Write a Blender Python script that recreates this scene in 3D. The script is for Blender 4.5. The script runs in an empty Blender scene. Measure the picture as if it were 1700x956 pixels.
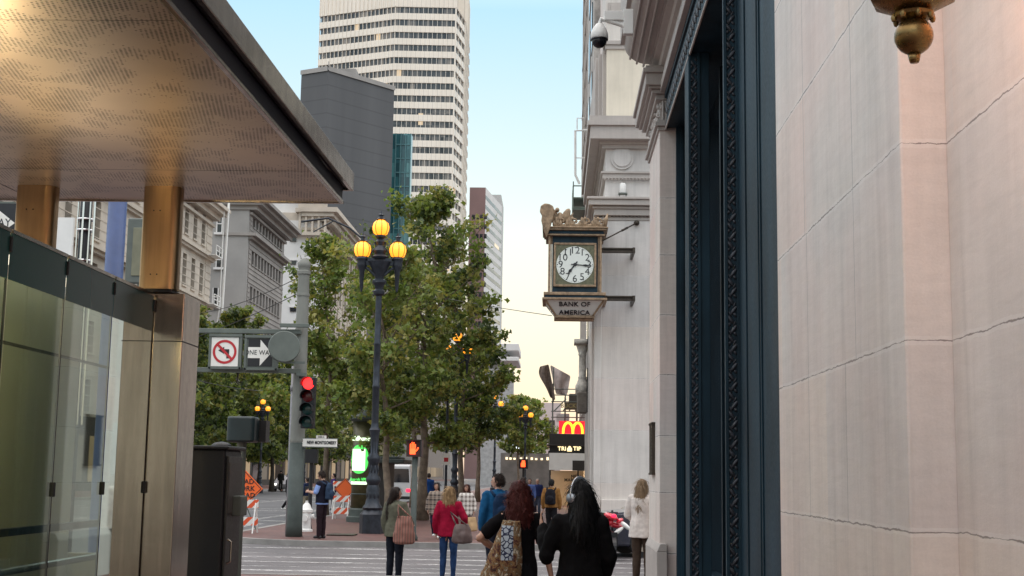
import bpy, math, random
import numpy as np
from mathutils import Vector, Matrix, noise
R = math.radians
SC = bpy.context.scene
COL = SC.collection
# ------------------------------------------------------------------ camera
F = 2200.0; CAMH = 1.78
def _unit(v): v = np.array(v, float); return v/np.linalg.norm(v)
_yc = _unit((70, -312, -F)); _zc = _unit((250, (F*F+70*250)/312.0, -F))
_zc = _unit(_zc - _yc*np.dot(_zc, _yc)); _xc = np.cross(_yc, _zc)
WM = np.array([_xc, _yc, _zc])               # camera vector -> world vector
cam_d = bpy.data.cameras.new('camera'); cam = bpy.data.objects.new('camera', cam_d); COL.objects.link(cam)
cam_d.sensor_width = 36; cam_d.lens = F*36/1700.0; cam_d.clip_end = 5000; cam_d.clip_start = .05
cam.matrix_world = Matrix.Translation((0, 0, CAMH)) @ Matrix(WM.tolist()).to_4x4()
SC.camera = cam
def at(px, py, Y):
    "the point of the plane y = Y that the photograph shows at px, py"
    w = WM @ np.array((px-850.0, -(py-478.0), -F)); k = Y/w[1]
    return Vector((w[0]*k, Y, w[2]*k+CAMH))
def ax(px, Y, py=790): return at(px, py, Y).x
def az(py, Y, px=900): return at(px, py, Y).z
# ------------------------------------------------------------------ sky, sun, exposure
SUN_EL, SUN_AZ = 5.0, -6.0       # low evening sun, ahead down the street and behind the buildings
w = bpy.data.worlds.new('World'); SC.world = w; w.use_nodes = True
nt = w.node_tree; bg = nt.nodes['Background']
sky = nt.nodes.new('ShaderNodeTexSky'); sky.sky_type = 'NISHITA'; sky.sun_disc = False
sky.sun_elevation = R(SUN_EL); sky.sun_rotation = R(SUN_AZ); sky.air_density = 1.0; sky.dust_density = 1.2; sky.ozone_density = 1.0
# evening sky: the physical sky, mixed with a set gradient, peach low and blue above, overhead brightened to light the street
_tc = nt.nodes.new('ShaderNodeTexCoord'); _sp = nt.nodes.new('ShaderNodeSeparateXYZ'); nt.links.new(_tc.outputs['Generated'], _sp.inputs[0])
_cr = nt.nodes.new('ShaderNodeValToRGB'); nt.links.new(_sp.outputs[2], _cr.inputs[0])
SKY = [(0.0, (6.7, 5.1, 4.3)), (.045, (7.7, 6.3, 4.7)), (.11, (7.9, 7.4, 5.9)), (.20, (6.0, 7.2, 7.3)), (.34, (3.6, 6.0, 7.8)), (.50, (12, 12.8, 13.6)), (1.0, (22.5, 20.8, 19.7))]
while len(_cr.color_ramp.elements) < len(SKY): _cr.color_ramp.elements.new(.5)
for _e, (_p, _c) in zip(_cr.color_ramp.elements, SKY): _e.position = _p; _e.color = (*[q/22 for q in _c], 1)
_sc = nt.nodes.new('ShaderNodeVectorMath'); _sc.operation = 'SCALE'; _sc.inputs[3].default_value = 22; nt.links.new(_cr.outputs[0], _sc.inputs[0])
_gm = nt.nodes.new('ShaderNodeGamma'); _gm.inputs[1].default_value = .6; nt.links.new(sky.outputs[0], _gm.inputs[0])
_mx = nt.nodes.new('ShaderNodeMixRGB'); _mx.inputs[0].default_value = .85; nt.links.new(_gm.outputs[0], _mx.inputs[1]); nt.links.new(_sc.outputs[0], _mx.inputs[2])
nt.links.new(_mx.outputs[0], bg.inputs[0]); bg.inputs[1].default_value = .13
sd = bpy.data.lights.new('sun', 'SUN'); sd.energy = .5; sd.angle = R(6); sd.color = (1, .78, .58)
so = bpy.data.objects.new('sun', sd); COL.objects.link(so)
_d = Vector((math.sin(R(SUN_AZ))*math.cos(R(SUN_EL)), math.cos(R(SUN_AZ))*math.cos(R(SUN_EL)), math.sin(R(SUN_EL))))
so.rotation_euler = _d.to_track_quat('Z', 'Y').to_euler()
SC.view_settings.view_transform = 'Standard'; SC.view_settings.look = 'None'
SC.view_settings.exposure = .26; SC.view_settings.gamma = 1
SC.render.engine = 'CYCLES'
# ------------------------------------------------------------------ mesh builder
def origin_of(p):
    o = Vector((0, 0, 0))
    while p is not None: o += p.location; p = p.parent
    return o
class MB:
    def __init__(s): s.v = []; s.f = []; s.m = []
    def add(s, vs, fs, m=0):
        b = len(s.v); s.v += [tuple(v) for v in vs]; s.f += [tuple(b+i for i in f) for f in fs]; s.m += [m]*len(fs); return s
    def box(s, x0, x1, y0, y1, z0, z1, m=0):
        if x0 > x1: x0, x1 = x1, x0
        if y0 > y1: y0, y1 = y1, y0
        if z0 > z1: z0, z1 = z1, z0
        vs = [(x, y, z) for z in (z0, z1) for y in (y0, y1) for x in (x0, x1)]
        return s.add(vs, [(0,2,3,1), (4,5,7,6), (0,1,5,4), (2,6,7,3), (0,4,6,2), (1,3,7,5)], m)
    def ring(s, pts, r, n=12, m=0, cap=True):
        "tube through pts with radii r (number or (a,b))"
        pts = [Vector(p) for p in pts]; k = len(pts); vs = []
        ref = None
        for i, p in enumerate(pts):
            t = (pts[min(i+1, k-1)]-pts[max(i-1, 0)]).normalized()
            if ref is None: ref = Vector((1, 0, 0)) if abs(t.x) < .9 else Vector((0, 1, 0))
            u = (ref - t*ref.dot(t)).normalized(); v = t.cross(u); ref = u
            ri = r[i] if isinstance(r, (list, tuple)) else r
            ra, rb = ri if isinstance(ri, tuple) else (ri, ri)
            for j in range(n):
                a = 2*math.pi*j/n; vs.append(p+u*math.cos(a)*ra+v*math.sin(a)*rb)
        fs = [(i*n+j, i*n+(j+1) % n, (i+1)*n+(j+1) % n, (i+1)*n+j) for i in range(k-1) for j in range(n)]
        if cap: fs += [tuple(range(n))[::-1], tuple((k-1)*n+j for j in range(n))]
        return s.add(vs, fs, m)
    def rows(s, rows, n=20, m=0):
        "stack of horizontal ellipses (cx,cy,cz,rx,ry)"
        vs = [(cx+rx*math.cos(2*math.pi*j/n), cy+ry*math.sin(2*math.pi*j/n), cz) for cx, cy, cz, rx, ry in rows for j in range(n)]
        k = len(rows); fs = [(i*n+j, i*n+(j+1) % n, (i+1)*n+(j+1) % n, (i+1)*n+j) for i in range(k-1) for j in range(n)]
        return s.add(vs, fs+[tuple(range(n))[::-1], tuple((k-1)*n+j for j in range(n))], m)
    def lathe(s, prof, c=(0, 0), n=16, m=0, z=0): return s.rows([(c[0], c[1], z+q, max(r, .0005), max(r, .0005)) for r, q in prof], n, m)
    def sphere(s, c, r, n=12, m=0, rot=None):
        r = r if isinstance(r, tuple) else (r, r, r); h = n//2; vs = []; c = Vector(c)
        for i in range(h+1):
            a = math.pi*i/h-math.pi/2; ca = max(math.cos(a), .001)
            for j in range(n):
                b = 2*math.pi*j/n; v = Vector((r[0]*ca*math.cos(b), r[1]*ca*math.sin(b), r[2]*math.sin(a)))
                vs.append(c+(rot @ v if rot else v))
        fs = [(i*n+j, i*n+(j+1) % n, (i+1)*n+(j+1) % n, (i+1)*n+j) for i in range(h) for j in range(n)]
        return s.add(vs, fs, m)
    def limb(s, pts, rad, n=12, m=0):
        s.ring(pts, rad, n, m)
        for p, r in zip(pts, rad): s.sphere(p, r, n, m)
        return s
    def prism(s, prof, axis, a0, a1, m=0):
        "profile polygon extruded along an axis; profile is in the two other axes in xyz order"
        def mk(u, v, a): return {'x': (a, u, v), 'y': (u, a, v), 'z': (u, v, a)}[axis]
        n = len(prof); vs = [mk(u, v, a0) for u, v in prof]+[mk(u, v, a1) for u, v in prof]
        fs = [tuple(range(n))[::-1], tuple(range(n, 2*n))]+[(i, (i+1) % n, n+(i+1) % n, n+i) for i in range(n)]
        return s.add(vs, fs, m)
    def mesh(s, name, mats, off=(0, 0, 0), smooth=False):
        me = bpy.data.meshes.new(name); o = Vector(off)
        me.from_pydata([tuple(Vector(v)-o) for v in s.v], [], s.f)
        for mt in mats: me.materials.append(mt)
        me.polygons.foreach_set('material_index', s.m)
        import bmesh
        bm = bmesh.new(); bm.from_mesh(me); bmesh.ops.recalc_face_normals(bm, faces=bm.faces); bm.to_mesh(me); bm.free()
        if smooth: me.polygons.foreach_set('use_smooth', [True]*len(me.polygons))
        return me
    def build(s, name, mats, parent=None, smooth=False, label=None, bevel=0, auto=False):
        if not isinstance(mats, (list, tuple)): mats = [mats]
        me = s.mesh(name, mats, origin_of(parent), smooth or auto)
        o = bpy.data.objects.new(name, me); COL.objects.link(o)
        if parent is not None: o.parent = parent
        if label: o['label'] = label
        if auto: me.set_sharp_from_angle(angle=R(40))
        if bevel:
            b = o.modifiers.new('bevel', 'BEVEL'); b.width = bevel; b.segments = 2; b.limit_method = 'ANGLE'; b.harden_normals = False
        return o
def tag(o, label=None, cat=None, group=None, kind=None):
    for k, v in (('label', label), ('category', cat), ('group', group), ('kind', kind)):
        if v: o[k] = v
    return o
def empty(name, loc, label=None, cat=None, group=None):
    o = bpy.data.objects.new(name, None); COL.objects.link(o); o.location = loc; o.empty_display_size = .2
    return tag(o, label, cat, group)
def copy_tree(o, parent=None):
    c = o.copy(); COL.objects.link(c); c.parent = parent
    for ch in list(o.children): copy_tree(ch, c)
    return c
def bake(mb, name, mats, parent=None, voxel=.01, smooth=4, disp=None, local=True, label=None):
    "fuse the overlapping shapes of mb into one continuous surface"
    me = mb.mesh(name+'_tmp', [mats] if not isinstance(mats, (list, tuple)) else mats)
    t = bpy.data.objects.new(name+'_tmp', me); COL.objects.link(t)
    m = t.modifiers.new('r', 'REMESH'); m.mode = 'VOXEL'; m.voxel_size = voxel; m.use_smooth_shade = True
    m = t.modifiers.new('s', 'SMOOTH'); m.iterations = smooth; m.factor = .5
    dg = bpy.context.evaluated_depsgraph_get(); dg.update()
    me2 = bpy.data.meshes.new_from_object(t.evaluated_get(dg)); me2.name = name
    bpy.data.objects.remove(t); bpy.data.meshes.remove(me)
    if disp:
        n = len(me2.vertices); co = np.empty(n*3, 'f'); me2.vertices.foreach_get('co', co); nr = np.empty(n*3, 'f'); me2.vertices.foreach_get('normal', nr)
        co = co.reshape(-1, 3); nr = nr.reshape(-1, 3); d = np.array([disp(Vector(c)) for c in co.tolist()], 'f')
        co += nr*d[:, None]; me2.vertices.foreach_set('co', co.ravel()); me2.update()
    me2.polygons.foreach_set('use_smooth', [True]*len(me2.polygons))
    o = bpy.data.objects.new(name, me2); COL.objects.link(o)
    if parent is not None: o.parent = parent
    if label: o['label'] = label
    return o
# ------------------------------------------------------------------ materials
class NT:
    def __init__(s, name):
        s.m = bpy.data.materials.new(name); s.m.use_nodes = True; s.t = s.m.node_tree; s.b = s.t.nodes['Principled BSDF']
    def n(s, typ, **kw):
        nd = s.t.nodes.new('ShaderNode'+typ)
        for k, v in kw.items():
            if k.startswith('i_'):
                key = k[2:]; key = int(key) if key.isdigit() else key.replace('_', ' ')
                nd.inputs[key].default_value = v
            else: setattr(nd, k, v)
        return nd
    def l(s, a, b): s.t.links.new(a, b)
    def coord(s, scale=(1, 1, 1), rot=(0, 0, 0)):
        tc = s.n('TexCoord'); mp = s.n('Mapping'); mp.inputs['Scale'].default_value = scale; mp.inputs['Rotation'].default_value = rot
        s.l(tc.outputs['Object'], mp.inputs[0]); return mp.outputs[0]
    def noise(s, co, scale, detail=4, rough=.55, dist=0):
        nd = s.n('TexNoise'); nd.inputs['Scale'].default_value = scale; nd.inputs['Detail'].default_value = detail
        nd.inputs['Roughness'].default_value = rough; nd.inputs['Distortion'].default_value = dist
        s.l(co, nd.inputs['Vector']); return nd.outputs['Fac']
    def ramp(s, fac, stops):
        nd = s.n('ValToRGB'); cr = nd.color_ramp
        while len(cr.elements) < len(stops): cr.elements.new(.5)
        for e, (p, c) in zip(cr.elements, stops):
            e.position = p; e.color = (c, c, c, 1) if isinstance(c, (int, float)) else (*c, 1)
        s.l(fac, nd.inputs[0]); return nd.outputs[0]
    def mix(s, fac, a, b, mode='MIX'):
        nd = s.n('MixRGB', blend_type=mode)
        for k, v in ((0, fac), (1, a), (2, b)):
            if isinstance(v, (int, float)): nd.inputs[k].default_value = v if k == 0 else (v, v, v, 1)
            elif isinstance(v, tuple): nd.inputs[k].default_value = (*v[:3], 1)
            else: s.l(v, nd.inputs[k])
        return nd.outputs[0]
    def math(s, op, a, b=None):
        nd = s.n('Math', operation=op)
        for k, v in ((0, a), (1, b)):
            if v is None: continue
            if isinstance(v, (int, float)): nd.inputs[k].default_value = v
            else: s.l(v, nd.inputs[k])
        return nd.outputs[0]
    def bump(s, h, strength=.3, dist=.01, prev=None):
        nd = s.n('Bump'); nd.inputs['Strength'].default_value = strength; nd.inputs['Distance'].default_value = dist
        s.l(h, nd.inputs['Height'])
        if prev is not None: s.l(prev, nd.inputs['Normal'])
        s.l(nd.outputs[0], s.b.inputs['Normal']); return nd.outputs[0]
    def set(s, **kw):
        for k, v in kw.items():
            key = {'col': 'Base Color', 'rough': 'Roughness', 'metal': 'Metallic', 'emis': 'Emission Color', 'es': 'Emission Strength', 'trans': 'Transmission Weight', 'ior': 'IOR', 'coat': 'Coat Weight', 'spec': 'Specular IOR Level', 'sheen': 'Sheen Weight', 'sss': 'Subsurface Weight'}[k]
            if isinstance(v, (int, float)): s.b.inputs[key].default_value = v
            elif isinstance(v, tuple): s.b.inputs[key].default_value = (*v, 1)
            else: s.l(v, s.b.inputs[key])
        return s
def pm(name, col, rough=.6, metal=0, var=.2, scale=2.0, bump=.15, bscale=60, bdist=.004, stretch=(1, 1, 1), **kw):
    t = NT(name); co = t.coord(stretch); n1 = t.noise(co, scale, 5)
    lo = tuple(c*(1-var) for c in col); hi = tuple(min(c*(1+var), 1) for c in col)
    t.set(col=t.ramp(n1, [(.3, lo), (.7, hi)]), metal=metal)
    n2 = t.noise(co, bscale, 3)
    t.set(rough=t.ramp(n2, [(.25, max(rough-.1, 0)), (.75, min(rough+.1, 1))]))
    if bump: t.bump(n2, bump, bdist)
    t.set(**kw); return t.m
def em(name, col, strength, base=(.05, .05, .05), camcol=None):
    t = NT(name); t.set(col=base, emis=col, es=strength, rough=.4); return t.m
# ------------------------------------------------------------------ materials of the place
M = {}
def stone_mat(name, base, pink=.0, joints=None, vj=None, grain=1.0, streak=.5, rough=.5):
    "pale dressed stone: horizontal tooling, weathering, dark worn joints at given heights (world z)"
    t = NT(name); geo = t.n('NewGeometry'); sp = t.n('SeparateXYZ'); t.l(geo.outputs['Position'], sp.inputs[0])
    X, Y, Z = sp.outputs
    mp = t.n('Mapping'); t.l(geo.outputs['Position'], mp.inputs[0]); P = mp.outputs[0]
    m2 = t.n('Mapping'); m2.inputs['Scale'].default_value = (1.6, .9, 6); t.l(geo.outputs['Position'], m2.inputs[0])
    m3 = t.n('Mapping'); m3.inputs['Scale'].default_value = (6, 6, .35); t.l(geo.outputs['Position'], m3.inputs[0])
    st = t.noise(m2.outputs[0], 3.0, 6, .7, .4); blot = t.noise(P, .9, 5, .6); run = t.noise(m3.outputs[0], 1.6, 4, .6); fine = t.noise(P, 90, 3, .7); mid = t.noise(P, 14, 4, .6)
    c = t.ramp(blot, [(.3, tuple(q*.86 for q in base)), (.7, base)])
    c = t.mix(.5, c, t.ramp(run, [(.3, .82), (.65, 1.0)]), 'MULTIPLY')
    c = t.mix(streak, c, t.ramp(st, [(.3, .84), (.6, 1.0)]), 'MULTIPLY')
    c = t.mix(.35, c, t.ramp(fine, [(.3, .8), (.7, 1.0)]), 'MULTIPLY')
    if joints:
        idz = None
        for j in joints:
            g_ = t.math('GREATER_THAN', Z, j); idz = g_ if idz is None else t.math('ADD', idz, g_)
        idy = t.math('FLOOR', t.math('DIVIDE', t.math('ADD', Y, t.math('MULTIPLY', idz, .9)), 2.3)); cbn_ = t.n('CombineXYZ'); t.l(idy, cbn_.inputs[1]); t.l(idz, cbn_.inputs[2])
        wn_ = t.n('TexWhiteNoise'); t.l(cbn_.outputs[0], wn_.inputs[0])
        c = t.mix(.85, c, t.ramp(wn_.outputs[0], [(0, (1, .88, .84)), (.35, (1, .97, .93)), (.65, (.90, .89, .90)), (1, (1, .92, .86))]), 'MULTIPLY')  # random block tones; the pinker ones stand in for warm light on the wall
        stn = t.noise(m3.outputs[0], .5, 5, .7); c = t.mix(.5, c, t.ramp(stn, [(.38, .78), (.5, 1.0)]), 'MULTIPLY')
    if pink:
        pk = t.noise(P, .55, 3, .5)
        c = t.mix(t.math('MULTIPLY', t.ramp(pk, [(.45, 0.0), (.7, 1.0)]), pink), c, (base[0], base[1]*.72, base[2]*.68))  # pink mottle in the colour, standing in for red signal glow
    h = t.math('ADD', t.math('MULTIPLY', st, .5), t.math('ADD', t.math('MULTIPLY', mid, .5), t.math('MULTIPLY', fine, .35)))
    if joints:
        wob = t.math('MULTIPLY', t.math('SUBTRACT', t.noise(P, 6, 6, .75), .5), .035)
        wid = t.math('MULTIPLY', t.ramp(t.noise(P, 5, 3, .6), [(.35, .2), (.65, 1.0)]), .0055)
        zz = t.math('ADD', Z, wob); dm = None
        for j in joints:
            d = t.math('ABSOLUTE', t.math('SUBTRACT', zz, j)); dm = d if dm is None else t.math('MINIMUM', dm, d)
        jm = t.math('LESS_THAN', dm, wid)
        js = t.math('LESS_THAN', dm, .02)
        c = t.mix(t.math('MULTIPLY', js, .18), c, .95)
        c = t.mix(t.math('MULTIPLY', jm, .8), c, (.17, .14, .13))
        h = t.math('SUBTRACT', h, t.math('MULTIPLY', jm, 2.5))
        for (yv, z0, z1) in vj or []:
            m = t.math('MULTIPLY', t.math('LESS_THAN', t.math('ABSOLUTE', t.math('SUBTRACT', t.math('ADD', Y, t.math('MULTIPLY', wob, .3)), yv)), .006),
                       t.math('MULTIPLY', t.math('GREATER_THAN', Z, z0), t.math('LESS_THAN', Z, z1)))
            c = t.mix(t.math('MULTIPLY', m, .55), c, .25); h = t.math('SUBTRACT', h, m)
    t.set(col=c, rough=t.ramp(mid, [(.3, rough-.08), (.7, rough+.12)]), spec=.4)
    t.bump(h, .35*grain, .006); return t.m
JZ = [.72, 1.57, 2.38, 3.25, 4.12, 5.0, 5.85]
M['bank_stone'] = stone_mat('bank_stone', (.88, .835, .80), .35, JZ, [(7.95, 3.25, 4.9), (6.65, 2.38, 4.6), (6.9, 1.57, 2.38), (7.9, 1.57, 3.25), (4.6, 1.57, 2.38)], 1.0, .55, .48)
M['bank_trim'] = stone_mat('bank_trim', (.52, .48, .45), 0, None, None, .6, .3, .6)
M['corner_stone'] = stone_mat('corner_stone', (.76, .75, .73), 0, [1.6, 3.2, 4.8, 6.4, 8.0], None, .4, .3, .6)
M['cream_wall'] = stone_mat('cream_wall', (.80, .74, .62), 0, None, None, .3, .1, .6)
M['navy'] = pm('navy_paint', (.012, .033, .050), .55, 0, .5, 2.2, .25, 80, .003, (1, 1, .3), spec=.25)
M['navy_orn'] = pm('navy_ornament', (.045, .05, .062), .45, .2, .4, 12, .4, 60, .004)
M['dark_glass'] = NT('dark_glass').set(col=(.012, .016, .02), rough=.06, metal=0, spec=.7).m
M['gold'] = pm('aged_gold', (.27, .19, .12), .55, .25, .4, 9, .4, 50, .006)
M['brass'] = pm('lantern_brass', (.26, .16, .06), .3, .9, .35, 9, .2, 70, .002)
M['bronze_dark'] = pm('dark_bronze', (.05, .04, .032), .45, .6, .3, 6, .2, 60)
M['black'] = pm('black_paint', (.008, .009, .012), .5, 0, .2, 3, .1, 60)
M['iron'] = pm('lamp_iron', (.030, .036, .048), .42, .4, .35, 7, .3, 45, .004)
M['grey_paint'] = pm('grey_green_paint', (.125, .145, .13), .5, 0, .15, 3, .15, 60)
M['pole_paint'] = pm('pole_paint', (.20, .205, .185), .6, 0, .18, 2.5, .2, 30, .004, (1, 1, .4))
M['pole_low'] = pm('pole_low', (.05, .065, .06), .6, 0, .25, 3, .2, 40)
M['white'] = pm('white_paint', (.8, .8, .78), .5, 0, .05, 3, .05, 50)
M['white_sign'] = pm('sign_white', (.85, .83, .78), .35, 0, .03, 3, 0)
M['sign_black'] = pm('sign_black', (.012, .013, .018), .35, 0, .1, 3, 0)
M['sign_red'] = pm('sign_red', (.5, .02, .03), .35, 0, .05, 3, 0)
M['orange'] = NT('safety_orange').set(col=(.95, .16, .03), rough=.4, emis=(.95, .16, .03), es=0.0).m
def brushed(name, col, rough, vert=False, rows=None):
    t = NT(name); co = t.coord((1, 1, 60) if not vert else (60, 60, 1)); n1 = t.noise(co, 3, 5, .7); co2 = t.coord(); n2 = t.noise(co2, 1.4, 4, .6); n3 = t.noise(co2, 14, 3)
    n4 = t.noise(t.coord((5, 5, .35)), 2.2, 4, .6); c = t.mix(.75, t.ramp(n2, [(.3, tuple(q*.85 for q in col)), (.7, col)]), t.ramp(n4, [(.35, .72), (.5, .9), (.62, 1.08)]), 'MULTIPLY')  # broad light and dark streaks in the colour stand in for reflections
    t.set(col=t.mix(.3, c, t.ramp(n1, [(.3, .8), (.7, 1.0)]), 'MULTIPLY'), metal=1.0, rough=t.ramp(n3, [(.3, rough-.02), (.7, rough+.03)]))
    t.bump(n1, .12, .002); t.b.inputs['Anisotropic'].default_value = .5
    return t.m
M['steel'] = brushed('brushed_steel', (.46, .39, .32), .2)
M['bronze_steel'] = brushed('bronze_steel', (.50, .33, .17), .33, True)
M['fascia'] = brushed('fascia_steel', (.58, .54, .47), .22, False)
# perforated ceiling: rows of small holes with plain patches
t = NT('perforated_metal'); co = t.coord((1, 1, 1), (0, 0, R(28)))
sp = t.n('SeparateXYZ'); t.l(co, sp.inputs[0]); PITCH = .027
u = t.math('DIVIDE', sp.outputs[0], PITCH); v = t.math('DIVIDE', sp.outputs[1], PITCH*.62)
row = t.math('FLOOR', v); u2 = t.math('ADD', u, t.math('MULTIPLY', t.math('MODULO', t.math('ABSOLUTE', row), 2), .5))
fu = t.math('SUBTRACT', t.math('FRACT', u2), .5); fv = t.math('SUBTRACT', t.math('FRACT', v), .5)
fvs = t.math('MULTIPLY', fv, .72)
d = t.math('SQRT', t.math('ADD', t.math('MULTIPLY', fu, fu), t.math('MULTIPLY', fvs, fvs)))
cell = t.n('CombineXYZ'); t.l(t.math('MULTIPLY', t.math('FLOOR', u2), PITCH), cell.inputs[0]); t.l(t.math('MULTIPLY', row, PITCH*.62), cell.inputs[1])
msk = t.noise(cell.outputs[0], 2.9, 7, .75, .5)
rad = t.ramp(msk, [(.47, 0.0), (.50, .2), (.62, .31)])
hole = t.math('LESS_THAN', d, rad)
n2 = t.noise(t.coord(), 1.3, 3)
t.set(col=t.mix(hole, t.ramp(n2, [(.3, (.42, .35, .29)), (.7, (.52, .43, .35))]), (.015, .008, .006)), metal=.5, rough=.36)
h = t.math('SUBTRACT', 1.0, hole); t.bump(h, .25, .004); M['perf'] = t.m
# glass of the entrance
t = NT('entrance_glass'); t.t.nodes.remove(t.b)
gl = t.n('BsdfGlossy'); gl.inputs['Roughness'].default_value = .025; gl.inputs['Color'].default_value = (.80, .92, .86, 1)
tr = t.n('BsdfTransparent'); tr.inputs['Color'].default_value = (.47, .54, .46, 1)
fr = t.n('Fresnel'); fr.inputs[0].default_value = 1.9
ms = t.n('MixShader'); t.l(t.math('ADD', fr.outputs[0], .16), ms.inputs[0]); t.l(tr.outputs[0], ms.inputs[1]); t.l(gl.outputs[0], ms.inputs[2])
t.l(ms.outputs[0], t.t.nodes['Material Output'].inputs[0]); M['glass'] = t.m
M['reflection_band'] = NT('teal_reflection_band').set(col=(.02, .07, .07), rough=.25, spec=.3).m
M['inner_dark'] = pm('stair_wall', (.36, .34, .25), .6, 0, .2, 2)
# ground
t = NT('asphalt'); co = t.coord(); n1 = t.noise(co, .25, 5); n2 = t.noise(co, 120, 3, .8); n3 = t.noise(t.coord((1, .12, 1)), 2.2, 4)
c = t.ramp(n1, [(.3, (.085, .088, .095)), (.7, (.13, .13, .14))]); c = t.mix(.5, c, t.ramp(n2, [(.3, .6), (.7, 1.0)]), 'MULTIPLY'); c = t.mix(.4, c, t.ramp(n3, [(.35, .75), (.65, 1.0)]), 'MULTIPLY')
vr = t.n('TexVoronoi', feature='DISTANCE_TO_EDGE'); vr.inputs['Scale'].default_value = .22; t.l(t.mix(.12, co, t.n('TexNoise').outputs[1]), vr.inputs['Vector'])
crk = t.math('LESS_THAN', vr.outputs[0], .006); c = t.mix(t.math('MULTIPLY', crk, .6), c, .03)
t.set(col=c, rough=.72); t.bump(n2, .5, .006); M['asphalt'] = t.m
t = NT('cross_street'); co = t.coord(); n1 = t.noise(co, .4, 5); n2 = t.noise(co, 110, 3, .8); n3 = t.noise(t.coord((.12, 1, 1)), 2.6, 4)
c = t.ramp(n1, [(.3, (.085, .078, .082)), (.7, (.19, .175, .18))]); c = t.mix(.5, c, t.ramp(n2, [(.3, .6), (.7, 1.0)]), 'MULTIPLY'); c = t.mix(.5, c, t.ramp(n3, [(.35, .7), (.65, 1.0)]), 'MULTIPLY')
t.set(col=c, rough=.6); t.bump(n2, .5, .006); M['cross_street'] = t.m
t = NT('brick_paving'); co = t.coord(); br = t.n('TexBrick'); br.inputs['Scale'].default_value = 1.0; br.inputs['Brick Width'].default_value = .2; br.inputs['Row Height'].default_value = .1; br.inputs['Mortar Size'].default_value = .006
br.inputs['Color1'].default_value = (.17, .07, .06, 1); br.inputs['Color2'].default_value = (.11, .05, .045, 1); br.inputs['Mortar'].default_value = (.10, .08, .07, 1)
t.l(t.coord((1, 1, 1), (0, 0, R(45))), br.inputs['Vector']); n1 = t.noise(co, .6, 5)
t.set(col=t.mix(.6, br.outputs[0], t.ramp(n1, [(.3, .6), (.7, 1.0)]), 'MULTIPLY'), rough=.6); t.bump(br.outputs[1], -.3, .003); M['brick'] = t.m
M['kerb'] = pm('kerb_granite', (.25, .24, .23), .7, 0, .25, 2, .4, 70)
t = NT('worn_marking'); co = t.coord(); n = t.noise(co, 5, 7, .75); n2 = t.noise(t.coord((.3, 1, 1)), 2, 4); a = t.math('ADD', t.math('MULTIPLY', n, .6), t.math('MULTIPLY', n2, .4))
t.set(col=(.75, .74, .72), rough=.6)
al = t.ramp(a, [(.44, 0.0), (.60, .8)]); t.l(al, t.b.inputs['Alpha']); M['marking'] = t.m
# ------------------------------------------------------------------ ground and streets
def struct(o): o['kind'] = 'structure'; return o
KX = -8.7                 # kerb line along the avenue
KN, KF = 21.85, 32.4       # kerbs of the cross street
struct(MB().box(-900, 900, -300, 2500, -.5, 0).build('ground', M['asphalt']))
struct(MB().box(KX-1.5, 400, KN-3, KF+4, 0, .006).build('road', M['cross_street']))
def pave(x0, x1, y0, y1, name='pavement', rc=None):
    mb = MB(); q = []
    corners = [(x0, y0), (x1, y0), (x1, y1), (x0, y1)]
    for i, (cx, cy) in enumerate(corners):
        if rc and i in rc:
            r = 3.0; sx = 1 if i in (0, 3) else -1; sy = 1 if i in (0, 1) else -1
            c = (cx+sx*r, cy+sy*r); a0 = {0: 180, 1: 270, 2: 0, 3: 90}[i]
            for k in range(9): a = R(a0+90*k/8); q.append((c[0]+r*math.cos(a), c[1]+r*math.sin(a)))
        else: q.append((cx, cy))
    mb.prism(q, 'z', -.1, .13); o = struct(mb.build(name, M['brick']))
    ctr = Vector(((x0+x1)/2, (y0+y1)/2)); k = MB(); q2 = []
    n = len(q); inner = []
    for i in range(n):
        p = Vector(q[i]); a = (Vector(q[i])-Vector(q[i-1])).normalized(); b = (Vector(q[(i+1) % n])-Vector(q[i])).normalized()
        nn = Vector((-(a+b).y, (a+b).x)).normalized(); inner.append(p+nn*.18/max(nn.dot(Vector((-a.y, a.x))), .5))
        q2.append(p-nn*.012)
    for i in range(n):
        j = (i+1) % n; A, B_, C_, D_ = q2[i], q2[j], inner[j], inner[i]
        k.add([(A.x, A.y, -.1), (B_.x, B_.y, -.1), (C_.x, C_.y, -.1), (D_.x, D_.y, -.1), (A.x, A.y, .138), (B_.x, B_.y, .138), (C_.x, C_.y, .138), (D_.x, D_.y, .138)],
              [(4, 5, 6, 7), (0, 1, 5, 4), (3, 2, 6, 7)])
    struct(k.build('kerb', M['kerb'])); return o
pave(KX, 30, -60, KN, rc=(3,)); pave(KX, 30, KF, 420, rc=(0,)); pave(-60, -27, -60, 420)
def marks(rects, z=.01):
    mb = MB()
    for x0, x1, y0, y1 in rects: mb.add([(x0, y0, z), (x1, y0, z), (x1, y1, z), (x0, y1, z)], [(0, 1, 2, 3)])
    return struct(mb.build('crosswalk_marking', M['marking']))
marks([(-10.2, 8, y, y+w_) for y, w_ in ((31.35, .30), (29.3, .14), (27.9, .32), (26.5, .24), (25.3, .12), (24.2, .26))])
marks([(-26, -9.2, y, y+.5) for y in (48.0, 60.5, 63.5, 81)] + [(-11.2, -10.9, 36, 80), (-17, -16.8, 36, 200), (-10.6, -9.9, 37, 46)])
# ------------------------------------------------------------------ near bank building on the right
bank = empty('bank_building', (1.7, 12, .13), 'pale stone bank front filling the right side with a tall navy portal', 'building')
A1, A2 = 1.5, 1.7
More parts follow.
